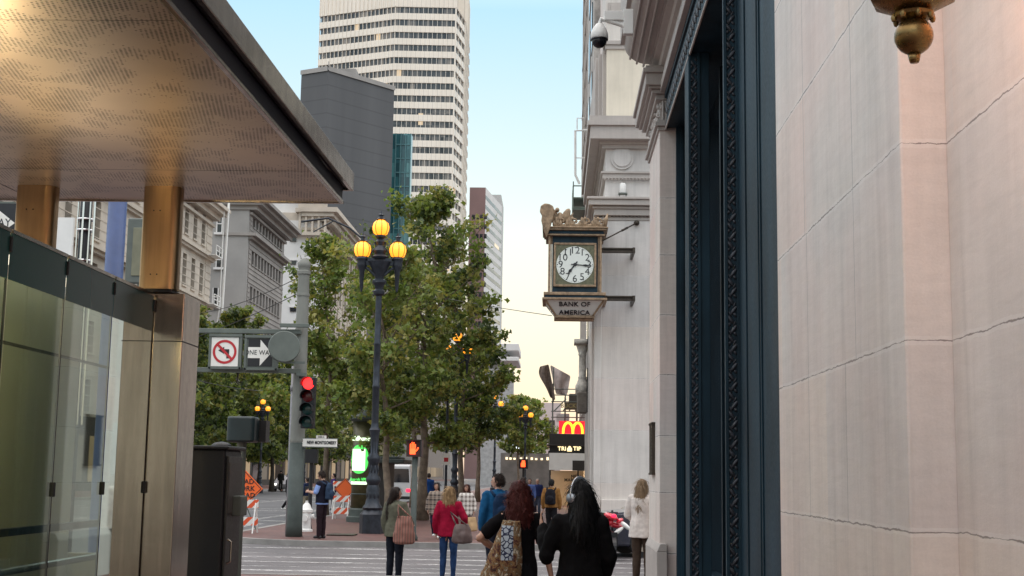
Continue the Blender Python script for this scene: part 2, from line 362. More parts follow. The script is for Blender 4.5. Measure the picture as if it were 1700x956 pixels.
# wall left of and behind the camera, then pier, in courses of real blocks so that each joint catches light
def courses(mb, x, y0, y1, zt, x2=4):
    mb.box(x, x2, y0, y1, 0, zt)
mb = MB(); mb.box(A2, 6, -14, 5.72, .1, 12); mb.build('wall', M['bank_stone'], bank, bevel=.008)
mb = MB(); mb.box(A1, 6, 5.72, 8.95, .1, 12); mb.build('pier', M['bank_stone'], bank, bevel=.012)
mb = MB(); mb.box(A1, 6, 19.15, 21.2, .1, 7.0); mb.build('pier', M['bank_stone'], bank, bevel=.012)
mb = MB(); mb.box(A1-.05, 1.6, 19.0, 21.28, .1, .75); mb.prism([(A1-.05, .75), (1.6, .75), (1.6, .86), (A1, .86)], 'y', 19.0, 21.28); mb.build('plinth', M['bank_trim'], bank, bevel=.01)
mb = MB(); mb.box(2.2, 6, 8.96, 19.14, .1, 9); mb.build('inner_wall', M['navy'], bank)
# navy portal
por = MB(); por.box(1.70, 2.5, 8.96, 12.28, .1, 9.0)
for y in (9.5, 9.62, 10.9, 11.02, 11.75): por.box(1.685, 1.70, y, y+.04, .2, 8.9)
por.box(1.66, 1.70, 8.96, 9.06, .1, 9.0)
por = por.build('portal_panel', M['navy'], bank, bevel=.006)
def orn_strip(y, w_, depth, zt, side=1):
    "projecting jamb moulding with carved leaf scroll"
    e = MB(); xf = 1.70-.12
    e.box(xf, 1.70+.12, y, y+depth, .1, zt)
    e.box(xf-.012, xf+.018, y-.02, y, .1, zt); e.box(1.68, 1.71, y-.02, y, .1, zt)
    o = e.build('jamb_moulding', M['navy'], bank, bevel=.004)
    l = MB(); z = .25; k = 0; rr = random.Random(4)
    while z < zt-.1:
        s_ = 1 if k % 2 else -1
        rot = Matrix.Rotation(R(38*s_), 3, 'Y')
        l.sphere((xf+.055+s_*.014, y-.004, z), (.020, .016, .052), 8, 0, rot)
        l.sphere((xf+.055-s_*.026, y-.004, z+.045), (.013, .014, .022), 8, 0, rot)
        l.sphere((xf+.055-s_*.020, y-.003, z-.035), (.010, .012, .030), 6, 0, Matrix.Rotation(R(-30*s_), 3, 'Y'))
        z += .088; k += 1
    l.box(xf+.002, xf+.006, y-.012, y+.0, .1, zt)
    l.build('leaf_scroll', M['navy_orn'], o, smooth=True)
orn_strip(12.28, .12, .14, 6.9)
orn_strip(15.6, .12, .55, 6.9)
mb = MB(); mb.box(1.60, 2.5, 12.28, 19.15, 6.9, 7.7); mb.box(1.585, 1.62, 9, 19.15, 6.9, 6.97); mb.box(1.57, 1.62, 9, 19.15, 7.34, 7.42); mb.build('lintel', M['navy'], bank, bevel=.005)
l = MB(); y = 12.0; k = 0
while y < 19.1:
    l.sphere((1.595, y, 7.14+(.03 if k % 2 else -.03)), (.02, .05, .09), 8, 0, Matrix.Rotation(R(40 if k % 2 else -40), 3, 'X')); y += .115; k += 1
l.build('lintel_scroll', M['navy_orn'], bank, smooth=True)
l = MB(); l.box(1.575, 1.60, 9, 19.15, 6.86, 6.90); l.box(1.50, 1.70, 9.0, 19.15, 7.42, 7.56); l.build('edge_moulding', M['bank_trim'], bank, bevel=.01)
for y0, y1 in ((12.42, 15.6), (16.15, 19.0)):
    f = MB(); f.box(2.0, 2.2, y0, y1, .13, .5)
    f.box(2.02, 2.2, y0, y0+.1, .5, 6.9); f.box(2.02, 2.2, y1-.1, y1, .5, 6.9)
    o = f.build('window', M['navy'], bank)
    MB().box(2.14, 2.16, y0, y1, .5, 6.9).build('pane', M['dark_glass'], o)
mb = MB(); mb.box(1.90, 2.2, 18.96, 19.15, .1, 6.9); mb.box(1.74, 1.9, 19.05, 19.15, .1, 6.9); mb.box(1.80, 1.84, 19.02, 19.05, .1, 6.9); mb.build('far_jamb', M['navy'], bank)
# hood over the portal (profile x,z) running along the wall
H = [(1.75, 7.62), (1.75, 9.4), (.93, 9.4), (.93, 8.28)]
for k in range(9):
    a = R(90*k/8); H.append((1.37-.36*math.cos(a)-.02*(8-k)/8, 8.27-.30*math.sin(a)))
H += [(1.37, 7.93), (1.40, 7.93), (1.40, 7.89), (1.48, 7.87), (1.50, 7.80), (1.55, 7.78), (1.55, 7.70), (1.62, 7.62)]
mb = MB(); mb.prism(H, 'y', 5.0, 19.45)
for x0, z0 in ((1.08, 8.06), (1.18, 7.99), (1.28, 7.945)): mb.ring([(x0, 5, z0), (x0, 19.46, z0)], .018, 8)
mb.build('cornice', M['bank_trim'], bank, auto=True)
# entablature of the far pier
def mold(mb, prof, y0, y1, x_in=3.0):
    "stack of slabs (z0,z1,projection) wrapped round the far pier: front, near and far side"
    for z0, z1, p in prof: mb.box(A1-p, x_in, y0-p, y1+p, z0, z1)
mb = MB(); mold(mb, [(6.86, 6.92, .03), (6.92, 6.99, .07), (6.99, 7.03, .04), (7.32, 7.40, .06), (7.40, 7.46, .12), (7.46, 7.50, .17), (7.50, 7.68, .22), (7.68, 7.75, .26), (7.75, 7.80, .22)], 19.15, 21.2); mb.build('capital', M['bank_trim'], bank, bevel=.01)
mb = MB(); mb.box(A1, 3, 19.15, 21.2, 7.0, 7.32)
rr = random.Random(3)
for k in range(26): mb.sphere((rr.uniform(1.52, 1.75), 19.14, rr.uniform(7.04, 7.3)), (.03, .03, rr.uniform(.02, .045)), 8)
for k in range(60): mb.sphere((1.49, rr.uniform(19.2, 21.1), rr.uniform(7.04, 7.3)), (.03, rr.uniform(.03, .07), rr.uniform(.02, .045)), 8)
for k in range(4): mb.ring([(1.55+.05*k, 19.12, 7.02), (1.55+.05*k, 19.10, 7.16), (1.55+.05*k, 19.12, 7.31)], .016, 8)
mb.build('frieze', M['bank_trim'], bank, auto=True)
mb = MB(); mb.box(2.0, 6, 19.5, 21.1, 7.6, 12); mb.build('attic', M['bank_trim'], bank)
# wall plaque
pq = MB(); z0, z1 = az(785, 20.4, 1083), az(706, 20.4, 1083); pq.box(1.455, 1.5, 19.95, 20.55, z0, z1); pq.box(1.445, 1.5, 19.92, 20.58, z0-.03, z0); pq.box(1.445, 1.5, 19.92, 20.58, z1, z1+.03)
for k in range(14): pq.box(1.450, 1.455, 20.02, 20.48, z0+.05+k*.05, z0+.065+k*.05)
tag(pq.build('wall_plaque', M['bronze_dark']), 'narrow dark bronze plaque fixed to the pale far pier of the bank', 'plaque')
# wall lantern
lx, ly = at(1517, 60, 3.9).x, 3.9; lz = at(1517, 60, 3.9).z
lan = empty('wall_lantern', (lx, ly, lz-.1), 'brass wall lantern cut by the top edge with a ball finial below its bowl', 'lantern')
MB().sphere((lx, ly, lz), .058, 24).lathe([(.013, -.083), (.016, -.075), (.02, -.055)], (lx, ly), 12, 0, lz).build('finial', M['brass'], lan, smooth=True)
b = MB(); b.lathe([(.035, .045), (.062, .058), (.066, .068), (.05, .076), (.075, .083), (.125, .108), (.15, .165), (.19, .19), (.20, .21), (.19, .22)], (lx, ly), 8, 0, lz)
for k in range(8):
    a = R(45*k); b.sphere((lx+.058*math.cos(a), ly+.058*math.sin(a), lz+.056), (.010, .010, .014), 8)
    b.ring([(lx+.19*math.cos(a), ly+.19*math.sin(a), lz+.21), (lx+.19*math.cos(a), ly+.19*math.sin(a), lz+.75)], .01, 6)
b.lathe([(.22, .75), (.24, .78), (.1, .95), (.02, 1.05)], (lx, ly), 8, 0, lz)
b.ring([(lx+.1, ly, lz+.9), (lx+.3, ly, lz+1.0), (1.75, ly, lz+.9)], .025, 8); b.build('body', M['brass'], lan, auto=True)
M['lantern_glow'] = em('lantern_glow', (1, .48, .26), 17.0)
MB().lathe([(.165, .22), (.165, .74)], (lx, ly), 8, 0, lz).build('lamp_glass', M['lantern_glow'], lan)
# security camera on the hood
cx = at(995, 60, 16)
cm = empty('security_camera', cx, 'white dome security camera hung from the stone hood over the portal', 'camera')
MB().lathe([(.105, -.04), (.112, -.03), (.11, .03), (.085, .1), (.055, .14), (.04, .16)], (cx.x, cx.y), 20, 0, cx.z).build('housing', M['white'], cm, smooth=True)
MB().sphere((cx.x, cx.y, cx.z-.06), .095, 20).lathe([(.108, -.055), (.112, -.04)], (cx.x, cx.y), 20, 0, cx.z).build('lens_dome', NT('dome_black').set(col=(.01, .01, .015), rough=.08).m, cm, smooth=True)
b = MB(); b.ring([(cx.x, cx.y, cx.z+.14), (cx.x+.02, cx.y, cx.z+.22), (cx.x+.12, cx.y, cx.z+.2), (cx.x+.36, cx.y, cx.z+.12)], .03, 10); b.box(cx.x+.3, cx.x+.42, cx.y-.05, cx.y+.05, cx.z+.02, cx.z+.34); b.box(cx.x+.06, cx.x+.3, cx.y-.04, cx.y+.04, cx.z+.2, cx.z+.32)
b.build('bracket', M['white'], cm, bevel=.01)
def text(s, size, loc, mat, parent=None, name='lettering', rot=(90, 0, 0), ext=.004, align='CENTER', sx=1.0, bold=0):
    cu = bpy.data.curves.new('t', 'FONT'); cu.body = s; cu.size = size; cu.extrude = ext; cu.align_x = align; cu.align_y = 'CENTER'; cu.offset = bold; cu.space_character = 1.05
    t = bpy.data.objects.new('t', cu); COL.objects.link(t); dg = bpy.context.evaluated_depsgraph_get(); dg.update()
    me = bpy.data.meshes.new_from_object(t.evaluated_get(dg)); bpy.data.objects.remove(t); bpy.data.curves.remove(cu)
    me.name = name; me.materials.clear(); me.materials.append(mat)
    mtx = Matrix.Translation(Vector(loc)-origin_of(parent)) @ Matrix.Rotation(R(rot[2]), 4, 'Z') @ Matrix.Rotation(R(rot[0]), 4, 'X') @ Matrix.Diagonal((sx, 1, 1, 1))
    me.transform(mtx)
    o = bpy.data.objects.new(name, me); COL.objects.link(o)
    if parent is not None: o.parent = parent
    return o
# ------------------------------------------------------------------ corner building across the side street (carries the clock)
YF = 41.0
cb = empty('corner_building', (6, 46, .13), 'pale grey stone corner building behind the hanging clock, across the side street', 'building')
zc0, zc1 = az(235, YF, 1020), az(198, YF, 1020)
z2a, z2b = az(366, YF, 1030), az(330, YF, 1030)
MB().box(1.30, 30, YF, 51, .1, z2a).build('wall', M['corner_stone'], cb, bevel=.02)
mb = MB(); mb.box(1.52, 30, YF+.1, 51, z2a, zc0); mb.build('upper_wall', M['corner_stone'], cb, bevel=.02)
mb = MB()
for q in ((1.20, 1.42, YF-.05, YF+.5), (1.12, 1.32, YF+.6, YF+1.6), (1.22, 1.3, YF+6.6, YF+7.6)): MB().box(*q, .1, z2a-.5).build('pilaster', M['corner_stone'], cb, bevel=.02)
MB().box(1.44, 6, YF-.12, YF, .1, 1.1).build('plinth', M['corner_stone'], cb, bevel=.02)
mb = MB()
for z0, z1, p in ((z2a, z2a+.10, .03), (z2a+.14, z2a+.34, .14), (z2a+.34, z2a+.42, .2), (z2b-.26, z2b-.08, .32), (z2b-.08, z2b, .38)): mb.box(1.30-p, 20, YF-p, 51, z0, z1)
for k in range(20): mb.sphere((1.45+k*.11, YF-.04, z2a+.12), (.035, .05, .03), 6)
mb.build('string_course', M['bank_trim'], cb, bevel=.015)
mb = MB()
zd = az(293, YF, 1030)
for z0, z1, p in ((zd-.05, zd+.10, .10), (zd+.10, zd+.16, .15), (zc0-.22, zc0-.1, .12), (zc0-.1, zc0, .2), (zc0, zc0+.42, .50), (zc0+.42, zc0+.56, .58), (zc0+.56, zc1, .54)): mb.box(1.52-p, 20, YF+.1-p, 51, z0, z1)
for k in range(26): mb.sphere((1.5+k*.11, YF-.02, zd-.09), (.035, .05, .035), 6)
mb.build('cornice', M['bank_trim'], cb, bevel=.02)
mb = MB(); dc = at(1033, 262, YF); mb.ring([(dc.x, YF+.12, dc.z), (dc.x, YF+.04, dc.z)], .36, 32); mb.ring([(dc.x, YF+.04, dc.z), (dc.x, YF+.0, dc.z)], .28, 32)
mb.build('roundel', M['corner_stone'], cb, auto=True)
mb = MB()
for y in (44.5, 48.5): mb.box(1.25, 1.31, y-1.0, y+1.0, 1.2, 7.6)
mb.build('window', M['dark_glass'], cb)
# attic storeys above the cornice
zt = az(68, 43, 1030)
mb = MB(); mb.box(ax(1003, 43), 30, 43, 62, zc1, zt-.15); mb.build('attic_wall', M['cream_wall'], cb)
mb = MB(); mb.box(ax(1003, 43)-.12, 30, 42.9, 62, zt-.15, zt); mb.box(ax(1003, 43)-.05, 30, 42.95, 62, zt-.3, zt-.15)
for k, x in enumerate((1.48, 1.36, 1.26)): mb.box(x, 1.62, 43.4+k*.5, 62, zc1, zt-.15)
mb.build('attic_moulding', M['bank_trim'], cb, bevel=.02)
xu = ax(1001, 45)
mb = MB(); mb.box(xu, 30, 45, 62, zt, 34); mb.build('upper_storey', M['corner_stone'], cb)
mb = MB()
for k in range(5):
    z = zt+.5+k*3.2
    for x in (xu+.45, xu+2.0):
        for d_, q in ((0, .75), (.04, .55)): 
            mb.box(x-q/2, x+q/2, 44.96-d_, 45-d_, z+1.2-q/2, z+1.2+q/2)
    mb.box(xu-.1, 12, 44.85, 45, z+2.3, z+2.5)
mb.build('panel', M['bank_trim'], cb, bevel=.015)
# small things standing on the string course
wl = at(1034, 326, YF-.15)
o = empty('beacon', wl, 'small white cylinder lamp on a stand on the ledge above the clock', 'lamp')
MB().lathe([(.09, .10), (.10, .12), (.10, .38), (.07, .42)], (wl.x, wl.y), 12, 0, wl.z).build('lamp_body', M['white'], o, smooth=True)
b = MB(); b.box(wl.x-.14, wl.x+.14, wl.y-.1, wl.y+.1, wl.z+.07, wl.z+.1)
for sx in (-.1, .1): b.box(wl.x+sx-.015, wl.x+sx+.015, wl.y-.015, wl.y+.015, wl.z-.2, wl.z+.08)
b.build('stand', M['grey_paint'], o)
# ------------------------------------------------------------------ hanging clock
YC = 39.6
def cp(px, py): return at(px, py, YC)
cl0 = cp(912, 487); 
ck = empty('hanging_clock', cp(955, 527), 'large gilded square clock with eagle cresting hung over the far pavement', 'clock')
xl, xr = cp(912, 440).x, cp(997, 440).x
zb, ztp = cp(955, 487).z, cp(955, 392).z
Dp = 1.35     # depth of the case
for x in (xl, xr):
    for y in (YC, YC+Dp): 
        b = MB(); b.box(x-.035, x+.035, y-.035, y+.035, zb, ztp); 
        if y == YC: b.box(x+(.05 if x == xl else -.08), x+(.08 if x == xl else -.05), y, y+.06, zb, ztp)
        b.build('post', M['gold'], ck, bevel=.01)
fx0, fx1 = cp(919, 440).x, cp(990, 440).x
b = MB(); b.box(fx0-.04, fx1+.04, YC+.04, YC+Dp-.04, zb, ztp); b.build('case', M['navy'], ck)
fz0, fz1 = cp(955, 476).z, cp(955, 403).z
b = MB(); w_ = .065
b.box(fx0, fx1, YC-.03, YC+.04, fz0, fz0+w_); b.box(fx0, fx1, YC-.03, YC+.04, fz1-w_, fz1); b.box(fx0, fx0+w_, YC-.028, YC+.04, fz0+w_, fz1-w_); b.box(fx1-w_, fx1, YC-.028, YC+.04, fz0+w_, fz1-w_)
b.build('face_frame', M['gold'], ck, bevel=.012)
MB().box(fx0+w_, fx1-w_, YC+.0, YC+.03, fz0+w_, fz1-w_).build('spandrel', pm('spandrel_bronze', (.13, .13, .08), .5, .3, .3, 12), ck)
fc = Vector(((fx0+fx1)/2, YC, (fz0+fz1)/2)); rad = (fx1-fx0)/2-w_-.02
dial = MB().ring([(fc.x, YC+.005, fc.z), (fc.x, YC-.015, fc.z)], rad, 48)
M['dial'] = NT('dial_white').set(col=(.62, .65, .62), rough=.4, emis=(.75, .85, .78), es=.08).m
d_ = dial.build('dial', M['dial'], ck)
b = MB()
for k in range(60):
    a = R(6*k); b.box(0, 0, 0, 0, 0, 0) if False else None
    p = Vector((fc.x+math.sin(a)*rad*.94, YC-.02, fc.z+math.cos(a)*rad*.94)); q = .014 if k % 5 == 0 else .006
    b.box(p.x-q, p.x+q, YC-.02, YC-.015, p.z-q, p.z+q)
b.build('minute_marks', M['sign_black'], d_)
for k in range(1, 13):
    a = R(30*k); text(str(k), .30, (fc.x+math.sin(a)*rad*.77, YC-.018, fc.z+math.cos(a)*rad*.77), M['sign_black'], d_, 'numeral', ext=.002)
def hand(name, ang, ln, w1):
    a = R(ang); u = Vector((math.sin(a), 0, math.cos(a))); v = Vector((u.z, 0, -u.x)); b = MB(); y = YC-.03
    pts = [-u*.12-v*w1*.7, -u*.12+v*w1*.7, v*w1, u*ln*.45+v*w1*.8, u*ln*.62+v*w1*2.0, u*ln*.78+v*w1*.9, u*ln, u*ln*.78-v*w1*.9, u*ln*.62-v*w1*2.0, u*ln*.45-v*w1*.8, -v*w1]
    n = len(pts); vs = [Vector((fc.x, y, fc.z))+p for p in pts]+[Vector((fc.x, y-.01, fc.z))+p for p in pts]
    b.add(vs, [tuple(range(n)), tuple(range(n, 2*n))[::-1]]+[(i, (i+1) % n, n+(i+1) % n, n+i) for i in range(n)])
    if name == 'minute_hand': b.ring([(fc.x, y-.012, fc.z), (fc.x, y, fc.z)], .055, 16)
    b.build(name, M['sign_black'], ck)
hand('minute_hand', 94, rad*.93, .018); hand('hour_hand', 217, rad*.68, .024)
# cornice and cresting
b = MB(); zt_ = ztp; e0, e1 = cp(905, 392).x, cp(1001, 392).x
for z0, z1, p in ((0, .05, .06), (.05, .16, .02), (.16, .22, .12), (.22, .26, .16)): b.box(xl-.06-p, xr+.06+p, YC-.06-p, YC+Dp+.06+p, zt_+z0, zt_+z1)
b.build('cornice', M['gold'], ck, bevel=.012)
MB().box(xl-.085, xr+.085, YC-.085, YC+Dp+.085, zt_+.06, zt_+.15).build('dark_band', M['navy'], ck)
b = MB(); rr = random.Random(8); zc = zt_+.26
def scrolls(p0, p1, n):
    for k in range(n):
        c = p0.lerp(p1, (k+.5)/n); uu = (p1-p0).normalized(); L = (p1-p0).length/n
        for s_ in (-1, 1):
            pts = [c+uu*s_*L*.25*(1-t/9)*math.cos(t*.8)*1.0+uu*s_*L*.12+Vector((0, 0, .16+.13*math.sin(t*.8)*(1-t/10))) for t in range(9)]
            b.ring([tuple(p) for p in pts], .024, 6)
            b.sphere(c+uu*s_*L*.3+Vector((0, 0, .17)), (.05, .03, .05), 6)
        b.sphere(c+Vector((0, 0, .26)), (.05, .035, .07), 8); b.sphere(c+Vector((0, 0, .1)), (.07, .03, .05), 8)
    b.ring([tuple(p0+Vector((0, 0, .02))), tuple(p1+Vector((0, 0, .02)))], .03, 6)
    for k in range(n*6):
        c = p0.lerp(p1, (k+.5)/(n*6)); hh_ = .10+.055*math.sin(k*1.05)+.025*rr.random(); b.sphere(c+Vector((0, 0, hh_*.9)), (.055 if abs((p1-p0).x) > .5 else .03, .03 if abs((p1-p0).x) > .5 else .055, hh_), 8)
yf = YC-.1
scrolls(Vector((xl+.1, yf, zc)), Vector((xr+.1, yf, zc)), 4); scrolls(Vector((xl-.1, yf, zc)), Vector((xl-.1, YC+Dp, zc)), 4); scrolls(Vector((xr+.12, yf, zc)), Vector((xr+.12, YC+Dp, zc)), 4)
b.ring([(xr+.12, yf, zc), (xr+.16, yf, zc+.25), (xr+.2, yf, zc+.42)], (.05, .06, .02), 8)
b.build('cresting', M['gold'], ck, smooth=True)
# eagle with shield at the left corner
ex = xl-.02
b = MB(); b.prism([(-.24, .60), (-.12, .68), (.02, .66), (.13, .60), (.17, .48), (.14, .25), (.05, -.10), (-.06, -.38), (-.16, -.10), (-.22, .15), (-.20, .30), (-.27, .42)], 'y', -.05, .05)
b2 = MB()
for v in b.v: b2.v.append((v[0]+ex-.02, v[1]+yf-.12, v[2]+zc+.02))
b2.f = b.f; b2.m = b.m
b2.build('shield', M['gold'], ck, bevel=.03)
b = MB(); b.sphere((ex+.32, yf+.1, zc+.26), (.12, .12, .22), 12); b.sphere((ex+.24, yf, zc+.52), (.07, .08, .08), 10); b.ring([(ex+.22, yf-.05, zc+.52), (ex+.15, yf-.1, zc+.47)], (.03, .008), 6)
for s_, x_ in ((1, .50), (-1, .16)):
    b.sphere((ex+x_, yf+.1, zc+.36), (.12, .05, .26), 10, 0, Matrix.Rotation(R(25*s_), 3, 'Y'))
    for q in range(4): b.sphere((ex+x_+s_*(.02+.05*q), yf+.08, zc+.18+.05*q), (.03, .03, .16), 6, 0, Matrix.Rotation(R(22*s_), 3, 'Y'))
b.build('eagle', M['gold'], ck, smooth=True)
# lower skirt with name
b = MB(); z0_, z1_ = cp(955, 499).z, zb
b.box(xl-.16, xr+.16, YC-.16, YC+Dp+.16, z1_-.07, z1_+.02); b.box(xl-.2, xr+.2, YC-.2, YC+Dp+.2, z0_+.0, z0_+.07)
b.build('lower_cornice', M['gold'], ck, bevel=.012)
MB().box(xl-.12, xr+.12, YC-.12, YC+Dp+.12, z0_+.07, z1_-.07).build('lower_band', M['navy'], ck)
zs = cp(955, 523).z; i_ = .32
def frus(m, x0, x1, y0, y1, za, inset, zb_):
    m.add([(x0+inset, y0+inset, zb_), (x1-inset, y0+inset, zb_), (x1-inset, y1-inset, zb_), (x0+inset, y1-inset, zb_), (x0, y0, za), (x1, y0, za), (x1, y1, za), (x0, y1, za)],
          [(0,3,2,1), (4,5,6,7), (0,1,5,4), (1,2,6,5), (2,3,7,6), (3,0,4,7)]); return m
M['signface'] = NT('clock_sign_face').set(col=(.58, .58, .55), rough=.4).m
frus(MB(), xl-.1, xr+.1, YC-.1, YC+Dp+.1, z0_, i_, zs).build('name_panel', M['signface'], ck)
b = MB()
for (xa, xb_) in ((xl-.1, xl-.1+i_), (xr+.1, xr+.1-i_)): b.ring([(xa, YC-.11, z0_), (xb_, YC-.11+i_, zs)], .035, 6)
b.box(xl-.16+i_, xr+.16-i_, YC-.14+i_, YC+Dp+.14-i_, zs-.06, zs+.02); b.ring([(xl-.1+i_, YC-.1+i_+.1, zs-.08), (xr+.1-i_, YC-.1+i_+.1, zs-.08)], .06, 8)
b.build('edge_trim', M['gold'], ck, bevel=.01)
ang = math.degrees(math.atan2(i_, z0_-zs)); zmid = (z0_+zs)/2
for s_, off in (('BANK OF', .10), ('AMERICA', -.13)):
    tt = text(s_, .215, (0, 0, 0), M['sign_black'], None, 'lettering', rot=(90, 0, 0), ext=.006, bold=.003)
    tt.data.transform(Matrix.Translation(Vector(((xl+xr)/2, YC-.1+i_/2-.02-math.tan(R(ang))*off, zmid+off))-origin_of(ck)) @ Matrix.Rotation(R(ang), 4, 'X')); tt.parent = ck
# brackets and stay
for py in (412, 492):
    b = MB()
    p0, p1 = cp(999, py), at(1055, py, YC)
    for z_, h_, y_ in ((0, .05, 0), (-.10, .03, .0)): b.box(xr, p1.x, YC+.15+y_, YC+.30+y_, p0.z+z_, p0.z+z_+h_)
    b.box(xr, p1.x-.02, YC+.19, YC+.26, p0.z-.08, p0.z); b.box(p1.x-.08, p1.x, YC+.1, YF+.02, p0.z-.11, p0.z+.055)
    b.build('bracket', M['bronze_dark'], ck, bevel=.008)
b = MB(); p0, p1 = cp(1001, 399), at(1057, 370, YF-.1); b.ring([tuple(p0), tuple(p1)], .022, 8); b.ring([tuple(p0.lerp(p1, .55)), tuple(p0.lerp(p1, .72))], .035, 8); b.sphere(p1, .09, 12); b.build('stay_rod', M['bronze_dark'], ck, smooth=True)
# ------------------------------------------------------------------ tall building beyond the clock building
tb = empty('office_building', (8, 65, .13), 'tall narrow-looking stone building with fire escape beyond the clock building', 'building')
mb = MB(); mb.box(1.75, 30, 62.2, 88, .1, 46); mb.build('wall', pm('tan_stone', (.46, .41, .35), .7, 0, .2, 1.5), tb)
proto = MB().box(-.05, .03, -.6, .6, 0, 2.0).box(-.02, .05, -.7, .7, -.15, 0).build('window', M['dark_glass'], tb)
first = True
for k in range(12):
    for j in range(7):
        loc = Vector((1.73, 63.8+j*3.6, 6.2+k*3.4))-origin_of(tb)
        if first: proto.location = loc; first = False
        else: c = proto.copy(); COL.objects.link(c); c.location = loc
mb = MB()
for k in range(13): mb.box(1.60, 1.75, 62.2, 88, 5.4+k*3.4, 5.55+k*3.4)
for j in range(8): mb.box(1.62, 1.75, 62.2+j*3.6, 62.75+j*3.6, .1, 46)
mb.box(1.2, 1.75, 62.0, 88, 44.5, 46.2)
mb.build('stone_band', M['bank_trim'], tb)
sb = empty('stone_building', (8, 56, .13), 'weathered stone building with dark window slots squeezed behind the cream attic', 'building')
mb = MB(); mb.box(1.40, 30, 51.1, 62.1, .1, 33); mb.build('wall', pm('weathered_stone', (.40, .38, .36), .8, 0, .4, 2.5, .5, 12, .02), sb)
mb = MB()
for k in range(10): mb.box(1.36, 1.45, 53.2, 54.6, 4.5+k*3, 6.4+k*3); mb.box(1.36, 1.45, 56.9, 58.6, 4.5+k*3, 6.4+k*3)
mb.build('window', M['dark_glass'], sb)
# engaged column with capital on it, seen under the clock
b = MB(); c_ = at(962, 640, 58); zt2 = az(572, 58, 962); zb2 = az(640, 58, 962)
b.lathe([(.30, -.4), (.30, 0), (.24, .1), (.17, .3), (.19, .34), (.16, .4), (.15, zt2-zb2-.5), (.19, zt2-zb2-.45), (.17, zt2-zb2-.4), (.26, zt2-zb2-.1), (.30, zt2-zb2)], (c_.x+.12, 58), 16, 0, zb2)
b.box(c_.x-.25, 1.6, 57.5, 58.5, zt2, zt2+.2)
b.build('column', pm('carved_stone', (.52, .49, .44), .8, 0, .35, 6, .8, 14, .03), sb, smooth=True)
b = MB(); b.box(c_.x-.1, 1.6, 57.6, 58.6, zb2-1.2, zb2-.3); b.build('column_pedestal', pm('carved_stone_dark', (.16, .14, .12), .8, 0, .3, 6, .6, 20, .02), sb, bevel=.05)
# fire escape
fe = empty('fire_escape', (1.0, 56, 10), 'thin white fire escape ladder and balconies against the sky left of the cornice', 'fire escape')
b = MB()
for z in (12.0, 14.6):
    pass
xa, xb = ax(951, 60, 350), 1.42
zt0 = az(355, 60, 955); b.box(xa, xb, 59, 61.5, zt0, zt0+.12); b.box(xa, xb, 59, 61.5, zt0+.5, zt0+.55)
for z in (zt0+.1, zt0+.55, zt0+1.1): b.ring([(xa, 59, z), (xb, 59, z)], .03, 6); b.ring([(xa, 59, z), (xa, 61.5, z)], .03, 6)
for y in (59, 60, 61, 61.5): b.ring([(xa, y, zt0), (xa, y, zt0+1.3)], .025, 6)
b.build('balcony', pm('green_metal', (.16, .20, .17), .5, .3), fe)
b = MB(); p = [at(x, y, 52) for x, y in ((962, 305), (955, 290), (955, 217), (977, 216))]; b.ring([tuple(q) for q in p], .05, 8)
b.ring([tuple(at(958, 215, 52)), tuple(at(958, 196, 52)), tuple(at(970, 196, 52))], .025, 6)
b.ring([tuple(at(956, 262, 52)), tuple(at(975, 262, 52))], .02, 6)
b.build('davit', M['white'], fe)
# ------------------------------------------------------------------ pavement shed with signs
YS = 70.0
sh = empty('pavement_shed', (at(945, 800, YS).x, YS+2, .13), 'dark fascia pavement shed with white hoarding below tri tip lettering', 'shed')
def S(px, py, d=0): return at(px, py, YS+d)
x0, x1 = S(912, 745).x, S(979, 745).x
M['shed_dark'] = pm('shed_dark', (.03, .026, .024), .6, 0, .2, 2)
MB().box(x0-.0, x1, YS-.35, YS+6, S(912, 738).z, S(912, 720).z).box(x0-.15, x1, YS-.6, YS+6, S(912, 740).z, S(912, 738).z).build('canopy', M['shed_dark'], sh, bevel=.02)
MB().box(x0, x1, YS-.1, YS+.2, S(912, 752).z, S(912, 740).z).build('sign_board', M['sign_black'], sh)
MB().box(x0, x1, YS-.66, YS-.55, S(912, 780).z, S(912, 752).z).build('hoarding', M['white'], sh)
MB().box(S(950, 780).x, x1, YS-.72, YS-.66, S(912, 780).z-.02, S(912, 764).z).build('dark_panel', M['shed_dark'], sh)
M['sign_glow'] = em('sign_glow', (1, .80, .42), 1.6)
text('TRI', .29, (S(933, 746).x, YS-.14, S(934, 745).z), M['sign_glow'], sh, bold=.008); text('TIP', .29, (S(958, 746).x, YS-.14, S(957, 745).z), M['sign_glow'], sh, bold=.008)
b = MB(); c = S(945.5, 745); b.add([(c.x-.12, YS-.14, c.z-.14), (c.x+.12, YS-.14, c.z-.14), (c.x+.13, YS-.14, c.z), (c.x, YS-.14, c.z+.19), (c.x-.13, YS-.14, c.z)], [(0, 1, 2, 3, 4)]); b.build('flame_mark', M['sign_glow'], sh)
b = MB()
for x in (x0+.05, S(960, 745).x): b.box(x-.04, x+.04, YS+.1, YS+.18, .13, S(912, 780).z)
b.build('post', M['shed_dark'], sh)
MB().box(S(914, 800).x, x1+.3, YS+5.8, YS+6, .13, S(912, 780).z).build('shop_wall', pm('lit_board', (.55, .42, .28), .6, 0, .08, 2), sh)
text('NEW', .24, (S(956, 790).x+.1, YS+5.75, S(950, 791).z), M['shed_dark'], sh, bold=.008); text('MARKET', .24, (S(950, 797).x+.1, YS+5.75, S(950, 797.5).z), M['shed_dark'], sh, bold=.008)
M['warm_lamp'] = em('warm_lamp', (1, .70, .38), 14)
MB().box(S(918, 780).x, S(970, 780).x, YS+2.5, YS+3.2, S(912, 780).z+.02, S(912, 780).z+.06).build('ceiling_lamp', M['warm_lamp'], sh)
